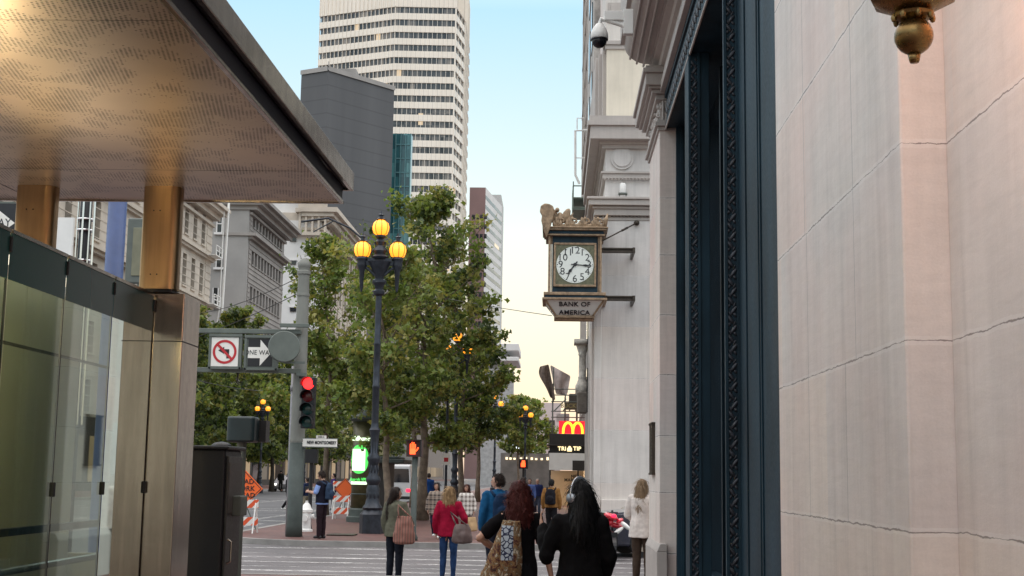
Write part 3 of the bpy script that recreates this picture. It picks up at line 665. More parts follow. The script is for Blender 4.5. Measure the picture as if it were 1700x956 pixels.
# burger restaurant sign
mc = empty('arches_sign', S(950, 708), 'red sign with yellow double arches standing on the dark shed roof', 'sign')
M['sign_red_lit'] = em('sign_red_lit', (.80, .012, .03), 1.0, (.5, .02, .03)); M['yellow_lit'] = em('yellow_lit', (1, .62, .03), 1.5, (.9, .6, .05))
zz0, zz1 = S(950, 720).z, S(950, 699).z
MB().box(S(928, 700).x, S(973, 700).x, YS-.1, YS+.1, zz0, zz1).build('sign_box', M['sign_red_lit'], mc)
b = MB()
for s_ in (0, 1):
    xc0 = S(935, 710).x+s_*(S(951, 710).x-S(935, 710).x); wd = S(951, 710).x-S(935, 710).x
    pts = [(xc0+wd*.5-wd*.5*math.cos(math.pi*t/12), YS-.14, zz0+(zz1-zz0)*.86*math.sin(math.pi*t/12)**.75) for t in range(13)]
    b.ring(pts, .065, 8)
b.build('double_arch', M['yellow_lit'], mc)
# scaffold and netting above the sign
sc = empty('scaffold', S(945, 690), 'grey tube scaffold carrying a dark board and flapping net above the arches sign', 'scaffold')
b = MB()
for px in (917, 938, 958, 976):
    q0, q1 = S(px, 719), S(px, 655); 
    for d in (.3, 2.2): b.ring([(q0.x, YS+d, q0.z), (q0.x, YS+d, q1.z+(.6 if px == 917 else 0))], .035, 6)
for py in (692, 682, 666, 655, 645):
    q0, q1 = S(915, py), S(978, py); b.ring([(q0.x, YS+.3, q0.z), (q1.x, YS+.3, q0.z)], .03, 6)
for a_, c_ in (((920, 682), (940, 662)), ((935, 682), (945, 668)), ((945, 682), (953, 668)), ((955, 682), (963, 668)), ((975, 668), (962, 684)), ((919, 666), (919, 610))):
    b.ring([tuple(S(a_[0], a_[1], .3)), tuple(S(c_[0], c_[1], .3))], .03, 6)
for px in (917, 938, 958, 976):
    for py in (692, 666): q0 = S(px, py); b.ring([(q0.x, YS+.3, q0.z), (q0.x, YS+2.2, q0.z)], .03, 6)
b.build('tube_frame', M['grey_paint'], sc)
MB().box(S(937, 678).x, S(978, 678).x, YS+.0, YS+.2, S(950, 680).z, S(950, 668).z).build('board', pm('brown_board', (.10, .075, .05), .6), sc)
text('BUCKHORN', .30, (S(958, 674).x, YS-.02, S(958, 674).z), pm('dull_gold', (.30, .24, .10), .5), sc, bold=.006)
MB().box(S(945, 661).x, S(976, 661).x, YS+.3, YS+2, S(950, 668).z, S(950, 653).z).build('deck', pm('dark_board', (.08, .065, .055), .7), sc, bevel=.03)
MB().box(S(924, 695).x, S(946, 695).x, YS+2.4, YS+2.6, S(930, 697).z, S(930, 683).z).build('white_banner', M['white'], sc)
def sheet(name, rows_, mat, parent, depth, nz=.35):
    "wrinkled sheet between two outlines of (px,py) with equal point counts"
    L, Rr = rows_; b = MB(); n = len(L); m = 8; vs = []
    for i in range(n):
        for j in range(m):
            t_ = j/(m-1); px = L[i][0]*(1-t_)+Rr[i][0]*t_; py = L[i][1]*(1-t_)+Rr[i][1]*t_
            p = at(px, py, YS+depth+nz*math.sin(i*1.3+j*1.1)*.6); vs.append(tuple(p))
    b.add(vs, [(i*m+j, i*m+j+1, (i+1)*m+j+1, (i+1)*m+j) for i in range(n-1) for j in range(m-1)])
    o = b.build(name, mat, parent, smooth=True); s_ = o.modifiers.new('s', 'SOLIDIFY'); s_.thickness = .02
    o.modifiers.new('ss', 'SUBSURF').levels = 2; return o
M['net'] = pm('debris_net', (.16, .12, .10), .9, 0, .4, 6)
M['net_pale'] = pm('pale_net', (.50, .42, .40), .9, 0, .2, 4)
sheet('net', ([(896, 608), (893, 620), (900, 632), (908, 645), (913, 660)], [(911, 604), (914, 620), (917, 635), (920, 650), (922, 665)]), M['net'], sc, .2)
sheet('pale_net', ([(912, 604), (916, 622), (920, 640), (923, 655)], [(948, 624), (946, 632), (944, 645), (942, 656)]), M['net_pale'], sc, .5)
sheet('hanging_net', ([(974, 590), (974, 600), (976, 615), (976, 650)], [(985, 590), (986, 610), (986, 640), (985, 670)]), M['net'], sc, -4)
# ------------------------------------------------------------------ station entrance on the left
GB = -2.8
en = empty('station_entrance', (-3.6, 6, .13), 'glass walled station entrance with bronze columns and broad perforated canopy', 'entrance')
ZG = .13
yc0, yc1 = -3.0, 9.55; xw = -5.6
_f = at(570, 335, yc1); xe = _f.x
def _same_x(px, py, x): u = at(px, py, 1.0); k = x/u.x; return k, CAMH+(u.z-CAMH)*k
_yn, _zn = _same_x(280, 0, xe); SLP = (_f.z-_zn)/(yc1-_yn)
def cz(y, c=0): return _f.z+SLP*(y-yc1)+c        # canopy underside slopes gently along the street
_g = at(586, 316, yc1+.1); xo = _g.x; FZ0 = _g.z-cz(yc1+.1); FZ1 = at(586, 286, yc1+.1).z-cz(yc1+.1)
def slab(mb, x0, x1, y0, y1, c0, c1, m=0):
    vs = [(x, y, cz(y, c)) for c in (c0, c1) for y in (y0, y1) for x in (x0, x1)]
    return mb.add(vs, [(0,2,3,1), (4,5,7,6), (0,1,5,4), (2,6,7,3), (0,4,6,2), (1,3,7,5)], m)
sl = slab(MB(), xw, xe-.03, yc0, yc1, 0, .02).build('soffit', M['perf'], en)
mb = MB()
for x in (-3.9, -5.0): slab(mb, x-.002, x+.002, yc0, yc1-.02, -.002, .001)
for y in (2.25, 5.35, 8.45): slab(mb, xw, xe-.05, y-.0012, y+.0012, -.001, .001)
mb.build('panel_joint', M['black'], sl)
mb = MB(); slab(mb, xe-.03, xe, yc0, yc1+.03, -.012, .012); slab(mb, xw, xe, yc1, yc1+.03, -.012, .012); mb.build('edge_trim', M['fascia'], en, bevel=.004)
slab(MB(), xw, xe-.01, yc0, yc1+.01, .012, FZ0+.01).build('recess_panel', NT('recess_navy').set(col=(.004, .006, .012), rough=.5).m, en)
mb = MB(); slab(mb, xo-.03, xo, yc0, yc1+.1, FZ0, FZ1); slab(mb, xw, xo, yc1+.1, yc1+.13, FZ0, FZ1); slab(mb, xw, xo-.03, yc0, yc1+.1, FZ1-.03, FZ1); mb.build('fascia', M['fascia'], en, bevel=.004)
slab(MB(), xe-.01, xo-.03, yc0, yc1+.1, FZ0+.02, FZ0+.03).build('dark_reveal', M['black'], en)
def rbox(mb, x0, x1, y0, y1, z0, z1f, r, n=5):
    q = []
    for cx_, cy_, a0 in ((x1-r, y0+r, 270), (x1-r, y1-r, 0), (x0+r, y1-r, 90), (x0+r, y0+r, 180)):
        for k in range(n+1): a = R(a0+90*k/n); q.append((cx_+r*math.cos(a), cy_+r*math.sin(a)))
    mb.prism(q, 'z', z0, z1f)
zu = at(270, 479, 9.0).z
for i, (px0, px1) in enumerate(((231, 293), (18, 82))):
    xa, xb_ = ax(px0, 9.0, 400), ax(px1, 9.0, 400)
    m = MB(); rbox(m, xa, xb_, 9.0, 9.18, zu if i == 0 else .13, cz(9.1)+.002, .06); o = m.build('column', M['bronze_steel'], en, auto=True)
    rv = MB()
    for q in (.35, .52):
        for z_ in (zu+.1, zu+.55): rv.sphere((xa+(xb_-xa)*q, 8.998, z_), .006, 6)
    rv.build('rivet', M['bronze_dark'], o)
xa, xb_ = ax(241, 9.08, 500), ax(306, 9.08, 500)-.04
m = MB(); m.box(xa, xb_+.04, 9.08, 9.50, .13, zu-.02); lo = m.build('lower_column', M['steel'], en, bevel=.006)
MB().box(xa-.01, xb_+.045, 9.075, 9.505, zu-.36, zu-.355).build('seam', M['black'], lo)
MB().box(xa+.0, xb_-.04, 9.02, 9.4, zu-.02, zu).build('dark_cap', M['black'], en)
# glass wall
ztop = 2.99; ys = [1.9, 2.85, 3.8, 4.75, 5.7, 6.6, 7.4, 8.22, 9.06]
for a, b_ in zip(ys[:-1], ys[1:]):
    g = MB(); g.add([(GB, a+.008, .13), (GB, b_-.008, .13), (GB, b_-.008, ztop-.02), (GB, a+.008, ztop-.02)], [(0, 1, 2, 3)]); o = g.build('glass_pane', M['glass'], en)
    MB().box(GB+.001, GB+.005, a+.008, b_-.008, ztop-.26, ztop-.02).build('teal_band', M['reflection_band'], o)  # opaque strip put in for the canopy's reflection along the glass top
    MB().box(GB-.02, GB+.012, a+.012, b_-.012, ztop-.02, ztop).build('top_edge', M['fascia'], o)
    for z_ in (.5, 1.66, ztop-.08): MB().box(GB-.03, GB+.015, b_-.012, b_+.012, z_-.04, z_+.04).build('clamp', M['black'], en, bevel=.005)
    MB().box(GB-.011, GB-.001, b_-.006, b_+.006, .13, ztop-.05).build('seal', M['black'], en)
m = MB(); m.box(GB-.10, GB-.06, ys[0], 9.06, 1.42, 1.46); m.box(GB-.10, GB-.06, ys[0], 9.06, 2.42, 2.43)
m.box(GB-.1, GB-.05, 8.99, 9.05, .13, 2.9)
m.build('inner_frame', M['black'], en)
m = MB(); m.box(-5.0, -4.9, 0, 9.2, .13, 1.3); m.build('stair_wall', M['inner_dark'], en)
m = MB(); m.box(-4.9, GB-.11, 9.2, 9.3, .13, 1.2); m.build('end_wall', M['inner_dark'], en)
for k in range(6): y = 3.2+k*.98; MB().box(-3.36, -3.30, y+.006, y+.974, .13, 2.92).build('inner_panel', pm('pale_panel', (.58, .58, .50), .45, 0, .06, 1.5), en)
MB().box(-3.2, -3.08, 3.2, 8.9, 2.95, 2.965).build('added_fill_strip', em('fill_strip_glow', (1, .92, .74), 2.2), en)  # added unseen strip that brightens the panels behind the glass
hr = MB(); hr.ring([(GB-.25, .5, 1.2), (GB-.25, 9, 1.2)], .022, 8); hr.build('handrail', M['fascia'], en)
# warm lamp that lights the soffit, on the top of the wall
lp = MB(); lp.box(-3.2, -3.05, 6.4, 6.95, 2.80, 2.84); lp.build('uplight', em('uplight_glow', (1, .74, .38), 75), en)
# ------------------------------------------------------------------ signal cabinet and back of signal
yc = 10.5; xa, xb_ = ax(330, yc, 850)-.42, ax(380, yc, 850)-.05
zc_ = az(746, yc, 345)
cbn = empty('signal_cabinet', ((xa+xb_)/2, yc+.3, .13), 'dark green street signal cabinet with side door beside the steel column', 'cabinet')
MB().box(xa, xb_, yc, yc+.55, .3, zc_).build('body', M['black'], cbn, bevel=.015)
m = MB(); m.box(xa-.02, xb_+.03, yc-.02, yc+.59, zc_, zc_+.03); m.sphere((xa+.5, yc+.3, zc_+.03), (.09, .09, .04), 10); m.build('roof', M['black'], cbn, bevel=.01)
M['cab_door'] = pm('cabinet_door', (.06, .062, .06), .5, 0, .3, 4)
d_ = MB().box(xb_, xb_+.02, yc+.05, yc+.52, .42, zc_-.05).build('door', M['cab_door'], cbn, bevel=.005)
MB().box(xb_+.02, xb_+.025, yc+.07, yc+.50, zc_-.5, zc_-.1).build('label_panel', pm('panel_grey', (.09, .085, .08), .6), d_)
MB().ring([(xb_+.02, yc+.12, 1.05), (xb_+.05, yc+.12, 1.07), (xb_+.05, yc+.12, 1.22), (xb_+.02, yc+.12, 1.24)], .009, 8).build('handle', M['fascia'], d_)
m = MB()
for k in range(9): m.box(xb_+.02, xb_+.03, yc+.2, yc+.55, .55+.03*k, .565+.03*k)
m.build('vent', M['black'], d_)
MB().box(xb_+.02, xb_+.09, yc+.22, yc+.45, 1.42, 1.58).build('lock_box', M['grey_paint'], cbn, bevel=.008)
m = MB(); m.box(xa-.04, xb_+.04, yc-.04, yc+.62, .13, .22); m.box(xa+.02, xb_-.02, yc+.02, yc+.53, .22, .3); m.build('base', M['black'], cbn, bevel=.02)
# pedestrian signal seen from behind
ps = at(405, 713, 13.5)
o = empty('pedestrian_signal', (ps.x, ps.y, .13), 'dark teal pedestrian signal housing seen from behind above the cabinet', 'signal')
M['teal_box'] = pm('teal_housing', (.018, .035, .040), .45, 0, .2, 4)
m = MB(); rbox(m, ps.x-.155, ps.x+.13, ps.y-.12, ps.y+.16, ps.z-.13, ps.z+.13, .05); m.build('housing', M['teal_box'], o, auto=True, bevel=.02)
m = MB(); m.box(ps.x+.10, ps.x+.20, ps.y+.12, ps.y+.3, ps.z-.12, ps.z+.10); m.build('visor', M['black'], o)
MB().ring([(ps.x-.02, ps.y+.02, .13), (ps.x-.02, ps.y+.02, ps.z-.1)], .05, 12).build('pole', M['grey_paint'], o)
# ------------------------------------------------------------------ buildings across the avenue
def facade(bld, X, y0, y1, z0, z1, rows, cols, mat, wmat_proto=None, depth=.5, wname='window'):
    "wall in the plane x = X facing +x with real window openings; rows [(zlo,zhi)], cols [(ylo,yhi)]"
    mb = MB(); zz = z0
    for lo, hi in rows:
        mb.box(X-depth, X, y0, y1, zz, lo)
        yy = y0
        for a, b_ in cols: mb.box(X-depth, X, yy, a, lo, hi); yy = b_
        mb.box(X-depth, X, yy, y1, lo, hi); zz = hi
    mb.box(X-depth, X, y0, y1, zz, z1)
    mb.box(X-14, X-depth-.01, y0+.0, y1-.0, z0, z1-.3)
    mb.build('facade', mat, bld)
    meshes = {}
    for lo, hi in rows:
        for a, b_ in cols:
            key = (round(hi-lo, 2), round(b_-a, 2))
            if key not in meshes:
                h, w_ = hi-lo, b_-a; m = MB()
                m.box(-.05, 0, 0, w_, 0, h, 0)
                m.box(0, .06, 0, .09, 0, h, 1); m.box(0, .06, w_-.09, w_, 0, h, 1); m.box(0, .05, 0, w_, h*.5-.05, h*.5+.05, 1); m.box(0, .05, .09, w_-.09, h-.1, h, 1); m.box(0, .05, .09, w_-.09, 0, .08, 1)
                m.box(.1, depth+.12, -.1, w_+.1, -.16, 0, 2)
                meshes[key] = m.mesh(wname, [M['dark_glass'], M['bronze_dark'], mat])
            o = bpy.data.objects.new(wname, meshes[key]); COL.objects.link(o); o.parent = bld
            o.location = Vector((X-depth+.02, a, lo))-origin_of(bld)
def cornice(bld, X, y0, y1, z, prof, mat, name='cornice'):
    mb = MB()
    for z0, z1, p in prof: mb.box(X-3, X+p, y0-p*.6, y1+p*.6, z+z0, z+z1)
    mb.build(name, mat, bld)
M['b1'] = pm('tan_facade', (.52, .46, .39), .75, 0, .15, .5, .3, 8, .03)
M['b2'] = pm('grey_facade', (.27, .25, .235), .8, 0, .18, .4, .3, 8, .03)
M['b2s'] = pm('grey_side_wall', (.30, .29, .28), .85, 0, .12, .3, .3, 6, .02)
M['b3'] = pm('white_facade', (.66, .65, .64), .75, 0, .08, .4)
M['b3f'] = pm('buff_facade', (.50, .44, .37), .75, 0, .15, .5, .3, 6, .04)
XL = -35.0
# building A
yA0, yA1 = 70, at(350, 430, 1).y; yA1 = XL/at(350, 430, 1).x
zA = az(352, yA1, 350)
A = empty('tan_building', (XL-6, (yA0+yA1)/2, .13), 'tan rusticated stone office block seen below the canopy beside the bronze column', 'building')
zr = [az(py, yA1, 345) for py in (525, 490, 452, 418, 381)]
rows = [(6.5, 8.6), (10.8, 13.0), (az(486, yA1-5, 335)-4.6, az(486, yA1-5, 335)-2.2), (az(486, yA1-5, 335)+.2, az(452, yA1-5, 335)), (az(415, yA1-5, 335)-.2, az(378, yA1-5, 335))]
rows = [(6.0, 8.4), (10.4, 12.8), (14.6, 17.2), (19.0, 22.0), (23.9, 27.0)]
cols = []
y = yA1-2.6
while y > yA0+3:
    cols.append((y-1.3, y)); y -= 3.0
cols = cols[::-1]
facade(A, XL, yA0, yA1, .13, zA, rows, cols, M['b1'], depth=.6)
cornice(A, XL, yA0, yA1, zA, [(-1.6, -1.3, .3), (-.9, -.4, .7), (-.4, 0, 1.3), (0, .35, 1.6)], M['b1'])
cornice(A, XL, yA0, yA1, 22.6, [(0, .25, .35), (.25, .45, .55)], M['b1'], 'string_course')
cornice(A, XL, yA0, yA1, 17.8, [(0, .25, .45), (.25, .45, .75)], M['b1'], 'string_course')
m = MB()
for k in range(int(zA/.75)): m.box(XL, XL+.05, yA1-2.0, yA1+.02, .4+k*.75, .98+k*.75); m.box(XL, XL+.03, yA0, yA1-2.4, .4+k*.75+.0, .4+k*.75+.06)
m.build('quoin', M['b1'], A)
m = MB()
for z in (18.0, 22.9):
    m.box(XL, XL+1.3, yA1-3, yA1-.5, z, z+.1)
    for q in (.5, 1.0): m.ring([(XL+1.3, yA1-3, z+q), (XL+1.3, yA1-.5, z+q)], .05, 5)
    for yy in (yA1-3, yA1-1.7, yA1-.5): m.ring([(XL+1.3, yy, z), (XL+1.3, yy, z+1)], .05, 5)
m.ring([(XL+1.4, yA1, 17.5), (XL+1.6, yA1, 30), (XL-1, yA1, 30.6)], .12, 6); m.ring([(XL+.6, yA1-.5, 12), (XL+1.3, yA1-.7, 18), (XL+1.3, yA1-.7, 28)], .06, 6)
m.build('fire_escape', M['white'], A)
# building B
yB0, yB1 = XL/at(412, 430, 1).x, XL/at(471, 430, 1).x
zB = az(386, yB1, 470)
B = empty('grey_building', (XL-6, (yB0+yB1)/2, .13), 'grey stone block with deep cornice and blank side wall holding three windows', 'building')
rows = []; z = zB-2.0
L = yB1-yB0
wr = [(az(b_, yB0+L*.35, 430), az(t_, yB0+L*.35, 430)) for t_, b_ in ((369, 390), (428, 450), (485, 508), (542, 562), (598, 618))][::-1]
cols = [(yB0+1.6+k*(L-2.6)/10, yB0+1.6+k*(L-2.6)/10+1.15) for k in range(10)]
facade(B, XL, yB0, yB1, .13, zB-.2, wr, cols, M['b2'], depth=.6)
cornice(B, XL, yB0, yB1, zB, [(-1.5, -1.2, .3), (-1.0, -.5, .9), (-.5, -.1, 1.5), (-.1, .3, 2.0)], M['b2'])
zs_ = (wr[-1][0]+wr[-2][1])/2; cornice(B, XL, yB0, yB1, zs_, [(-.3, 0, .4), (0, .35, .9)], M['b2'], 'string_course')
cornice(B, XL, yB0, yB1, (wr[1][0]+wr[0][1])/2, [(-.2, .1, .3)], M['b2'], 'string_course')
m = MB(); k = 1.0
while k < zB-2: m.box(XL, XL+.07, yB0+.1, yB1-.1, k, k+.34) if all(not (lo-.35 < k+.2 < hi+.1) for lo, hi in wr) else m.box(XL, XL+.07, yB0+.05, yB0+1.2, k, k+.34); k += .55
m.build('rustication', M['b2'], B)
m = MB(); m.box(XL-26, XL-.02, yB0-.35, yB0-.05, .13, zB+.1); m.build('side_wall', M['b2s'], B)
sw = None
for px, py0, py1, open_ in ((365, 357, 386, 1), (364, 418, 444, 0), (358, 478, 508, 0)):
    p0, p1 = at(px-6, py1, yB0-.35), at(px+6, py0, yB0-.35); m = MB()
    m.box(p0.x, p1.x, yB0-.42, yB0-.36, p0.z, p1.z, 0); q = .12; ym = yB0-.5
    m.box(p0.x, p0.x+q, ym, yB0-.36, p0.z, p1.z, 1); m.box(p1.x-q, p1.x, ym, yB0-.36, p0.z, p1.z, 1); m.box(p0.x, p1.x, ym-.01, yB0-.36, (p0.z+p1.z)/2-.06, (p0.z+p1.z)/2+.06, 1); m.box(p0.x-.2, p1.x+.2, ym-.15, yB0-.36, p0.z-.25, p0.z, 1)
    m.build('window', [M['dark_glass'], M['b3']], B)
m = MB(); m.box(XL-6, XL-4.5, yB0-1.2, yB0-.4, at(375, 426, yB0).z-1.5, at(375, 426, yB0).z); m.build('box_vent', M['white'], B)
# building C
yC0, yC1 = XL/at(533, 430, 1).x, XL/at(612, 430, 1).x
zC = az(350, yC0, 545)
C_ = empty('white_building', (XL-8, (yC0+yC1)/2, .13), 'white building with plain side wall and ornate buff arched front behind the pole', 'building')
m = MB(); m.box(XL-30, XL-.9, yC0-.06, yC1-1, .13, zC-1.5); m.box(XL-.9, XL-.02, yC0-.06, yC0-.01, .13, zC-1.5); m.box(XL-14, XL-2, yC0+1, yC1, zC-1.5, zC+2.4); m.box(XL-14.4, XL-1.6, yC0+.6, yC1, zC+2.2, zC+2.7); m.build('wall', M['b3'], C_)
cols = [(yC0+2+k*5.0, yC0+4.6+k*5.0) for k in range(int((yC1-yC0-4)/5))]
rows = [(zC-31+k*6.3, zC-27+k*6.3) for k in range(0, 5)]
facade(C_, XL, yC0, yC1, .13, zC, rows, cols, M['b3f'], depth=.8)
m = MB()
for a, b_ in cols:
    yc_ = (a+b_)/2; m.ring([(XL+.1, yc_+1.6*math.cos(t), rows[-1][1]-.6+1.9*math.sin(t)) for t in [math.pi*q/10 for q in range(11)]], .28, 6)
    m.box(XL-.7, XL+.15, a-.9, a-.2, rows[0][0], zC-1)
m.build('arch_moulding', M['b3f'], C_)
cornice(C_, XL, yC0, yC1, zC, [(-3.0, -2.6, .6), (-1.6, -1.0, 1.0), (-1.0, -.4, 1.8), (-.4, .3, 2.4)], M['b3f'])
m = MB()
for k in range(int((yC1-yC0)/1.2)): m.box(XL-.1, XL+1.5, yC0+k*1.2, yC0+.5+k*1.2, zC-1.9, zC-1.2)
m.box(XL-.2, XL+.55, yC0, yC1, zC-1.95, zC-1.15); m.build('dentil_row', M['b3f'], C_)
for k in range(5): MB().box(XL-3.4+k*.95, XL-3.1+k*.95, yC0-.9, yC0-.45, zC-3.4, zC-.4).build('turret_column', M['b3f'], C_)
m = MB(); m.box(XL-3.9, XL+1.0, yC0-1.2, yC0+1.5, zC-.4, zC+.2); m.box(XL-3.6, XL+.5, yC0-.6, yC0+1, zC+.2, zC+1.9); m.box(XL-3.8, XL+1.2, yC0-1.2, yC0+1.5, zC+1.9, zC+2.4); m.build('turret', M['b3f'], C_)
MB().box(XL-3.9, XL+1.0, yC0-1.2, yC0-.06, zC-3.9, zC-3.4).build('turret_ledge', M['b3f'], C_)
for py in (398, 436, 476, 514, 560):
    p = at(487, py, yC0); m = MB(); m.box(p.x-.45, p.x+.45, yC0-.25, yC0-.05, p.z-.3, p.z+.3, 0); m.box(p.x-.6, p.x+.6, yC0-.3, yC0-.06, p.z+.3, p.z+.45, 1); m.build('window', [M['dark_glass'], M['b3']], C_)
# dark blank tower
DT = empty('dark_tower', (-48, 310, 0), 'windowless dark grey tower block standing before the white high-rise', 'building')
dtc = [at(545, 115, 300), at(655, 148, 1)]
zt_ = dtc[0].z; pL = at(500, 122, 1); k = (zt_-CAMH)/(pL.z-CAMH); PLft = Vector((pL.x*k, k, 0)); pR = dtc[1]; k = (zt_-CAMH)/(pR.z-CAMH); PR = Vector((pR.x*k, k, 0)); PCn = Vector((dtc[0].x, 300, 0))
PB = PLft+PR-PCn
t = NT('dark_cladding'); geo = t.n('NewGeometry'); sp = t.n('SeparateXYZ'); t.l(geo.outputs['Position'], sp.inputs[0])
fz = t.math('FRACT', t.math('DIVIDE', sp.outputs[2], 3.4)); ln = t.math('LESS_THAN', fz, .09); n1 = t.noise(t.coord((1, 1, .1)), .12, 4)
t.set(col=t.mix(t.math('MULTIPLY', ln, .35), t.ramp(n1, [(.3, (.066, .068, .074)), (.7, (.095, .097, .104))]), (.03, .03, .032)), rough=.55); M['dark_clad'] = t.m
m = MB(); m.prism([(p.x, p.y) for p in (PCn, PR, PB, PLft)], 'z', 0, zt_); m.build('cladding_wall', M['dark_clad'], DT, bevel=.15)
m = MB()
m2 = MB()
for p, q in ((PCn, PR), (PLft, PCn)):
    u = (q-p); n_ = Vector((u.y, -u.x, 0)).normalized()
    m2.add([tuple(p+n_*.3+Vector((0, 0, zt_-.4))), tuple(q+n_*.3+Vector((0, 0, zt_-.4))), tuple(q+n_*.3+Vector((0, 0, zt_+.7))), tuple(p+n_*.3+Vector((0, 0, zt_+.7))), tuple(p-n_*.4+Vector((0, 0, zt_+.7))), tuple(q-n_*.4+Vector((0, 0, zt_+.7)))], [(0, 1, 2, 3), (3, 2, 5, 4)])
m2.build('coping', M['b2s'], DT)
cc_ = (PCn+PB)/2
MB().box(cc_.x-3, cc_.x+2, cc_.y-2, cc_.y+3, zt_, zt_+2.6).build('roof_plant', M['b2s'], DT)
MB().ring([(cc_.x-5, cc_.y, zt_), (cc_.x-5, cc_.y, zt_+5)], .12, 6).build('mast', M['b2s'], DT)
# teal glass tower
g0, g1 = at(655, 300, 325), at(681, 300, 325); zt2 = az(222, 325, 668)
GT = empty('teal_tower', ((g0.x+g1.x)/2, 330, 0), 'slim teal glass tower squeezed between the dark tower and the white high-rise', 'building')
t = NT('teal_curtain'); geo = t.n('NewGeometry'); sp = t.n('SeparateXYZ'); t.l(geo.outputs['Position'], sp.inputs[0])
cb_ = t.n('CombineXYZ'); t.l(t.math('FLOOR', t.math('DIVIDE', sp.outputs[0], .95)), cb_.inputs[0]); t.l(t.math('FLOOR', t.math('DIVIDE', sp.outputs[2], 3.6)), cb_.inputs[2])
wn = t.n('TexWhiteNoise'); t.l(cb_.outputs[0], wn.inputs[0])
t.set(col=t.ramp(wn.outputs[0], [(0, (.015, .07, .085)), (.7, (.04, .16, .18)), (1, (.12, .32, .33))]), rough=.12, spec=.8); M['teal_curtain'] = t.m
MB().box(g0.x-6, g1.x, 325, 328, 0, zt2).build('curtain_wall', M['teal_curtain'], GT)
m = MB()
for k in range(4): x = g0.x+.1+(g1.x-g0.x-.2)*k/3; m.box(x-.12, x+.12, 324.6, 325, 0, zt2)
for k in range(24): m.box(g0.x, g1.x+.05, 324.8, 325, 3.6*k+1, 3.6*k+1.3)
m.build('mullion', pm('teal_metal', (.10, .22, .24), .4, .5), GT)
# ------------------------------------------------------------------ white high-rise with ribbon windows
HT = empty('white_highrise', (-50, 440, 0), 'tall white high-rise with long ribbon window bands rising out of frame', 'building')
P = [(ax(530, 430, 60), 430.0), (ax(655, 420, 60), 420.0), (ax(757, 421, 60), 421.0), (ax(772, 434, 60), 434.0), (ax(778.5, 462, 60), 462.0), (-45, 480.0), (-80, 470.0)]
def poly_off(P, d):
    n = len(P); out = []
    for i in range(n):
        p = Vector(P[i]); a = (p-Vector(P[i-1])).normalized(); b_ = (Vector(P[(i+1) % n])-p).normalized()
        na = Vector((-a.y, a.x)); nb = Vector((-b_.y, b_.x)); nn = (na+nb).normalized(); out.append(tuple(p+nn*d/max(nn.dot(na), .4)))
    return out
t = NT('white_spandrel'); n1 = t.noise(t.coord(), .08, 3); geo = t.n('NewGeometry'); sp = t.n('SeparateXYZ'); t.l(geo.outputs['Position'], sp.inputs[0])
jn = t.math('LESS_THAN', t.math('FRACT', t.math('DIVIDE', t.math('ADD', sp.outputs[0], 200.3), 1.5)), .09)
t.set(col=t.mix(t.math('MULTIPLY', jn, .5), t.ramp(n1, [(.3, (.82, .76, .67)), (.7, (.88, .82, .73))]), (.35, .32, .28)), rough=.5); M['spandrel_w'] = t.m
t = NT('ribbon_glass'); geo = t.n('NewGeometry'); sp = t.n('SeparateXYZ'); t.l(geo.outputs['Position'], sp.inputs[0])
cb_ = t.n('CombineXYZ'); t.l(t.math('FLOOR', t.math('DIVIDE', t.math('ADD', sp.outputs[0], 200.3), 1.5)), cb_.inputs[0]); t.l(t.math('FLOOR', t.math('DIVIDE', sp.outputs[2], 3.96)), cb_.inputs[2])
wn = t.n('TexWhiteNoise'); t.l(cb_.outputs[0], wn.inputs[0]); n2 = t.noise(cb_.outputs[0], .25, 2)
v = t.math('ADD', t.math('MULTIPLY', wn.outputs[0], .45), t.math('MULTIPLY', n2, .55))
t.set(col=t.ramp(v, [(.2, (.012, .016, .02)), (.5, (.07, .075, .08)), (.8, (.30, .27, .24))]), rough=.2, spec=.7)
lit = t.math('GREATER_THAN', wn.outputs[0], .987); t.l(t.math('MULTIPLY', lit, .5), t.b.inputs['Emission Strength']); t.b.inputs['Emission Color'].default_value = (1, .72, .4, 1); M['ribbon_glass'] = t.m
z_top = az(11, 420, 700); FH = az(11, 420, 700)-az(31.8, 420, 700)
inner = poly_off(P, .45)
MB().prism(poly_off(P, .8), 'z', 0, z_top+16).build('core_wall', M['b2'], HT)
nfl = int(z_top/FH)
wm = MB().prism(inner, 'z', -2.15, 0).mesh('window_band', [M['ribbon_glass']])
s_ = MB(); s_.prism(P, 'z', -FH, -2.15)
for i in range(4):
    p, q = Vector(P[i]), Vector(P[i+1]); Ln = (q-p).length; n_ = max(int(Ln/(1.5 if i < 2 else 3.4)), 1); u = (q-p)/Ln; nn = Vector((u.y, -u.x))
    for k in range(n_+1):
        c = p+u*(Ln*k/n_); hw = .055; d0, d1 = -.42, (.10 if i < 2 else (.02 if i == 2 else .5))
        pts = [c-u*hw-nn*.42, c+u*hw-nn*.42, c+u*hw+nn*(d1-.04), c-u*hw+nn*(d1-.04)]
        s_.prism([(v_.x, v_.y) for v_ in pts], 'z', -2.15, 0)
        pts = [c-u*.04+nn*.0, c+u*.04+nn*.0, c+u*.04+nn*.12, c-u*.04+nn*.12]; s_.prism([(v_.x, v_.y) for v_ in pts], 'z', -FH, -2.15)
sm = s_.mesh('spandrel', [M['spandrel_w']])
ho = origin_of(HT)
for k in range(nfl):
    zz = z_top-k*FH
    if zz < 20: break
    for me in (wm, sm):
        o = bpy.data.objects.new(me.name, me); COL.objects.link(o); o.parent = HT; o.location = Vector((0, 0, zz))-ho
m = MB(); m.prism(P, 'z', z_top, z_top+15)
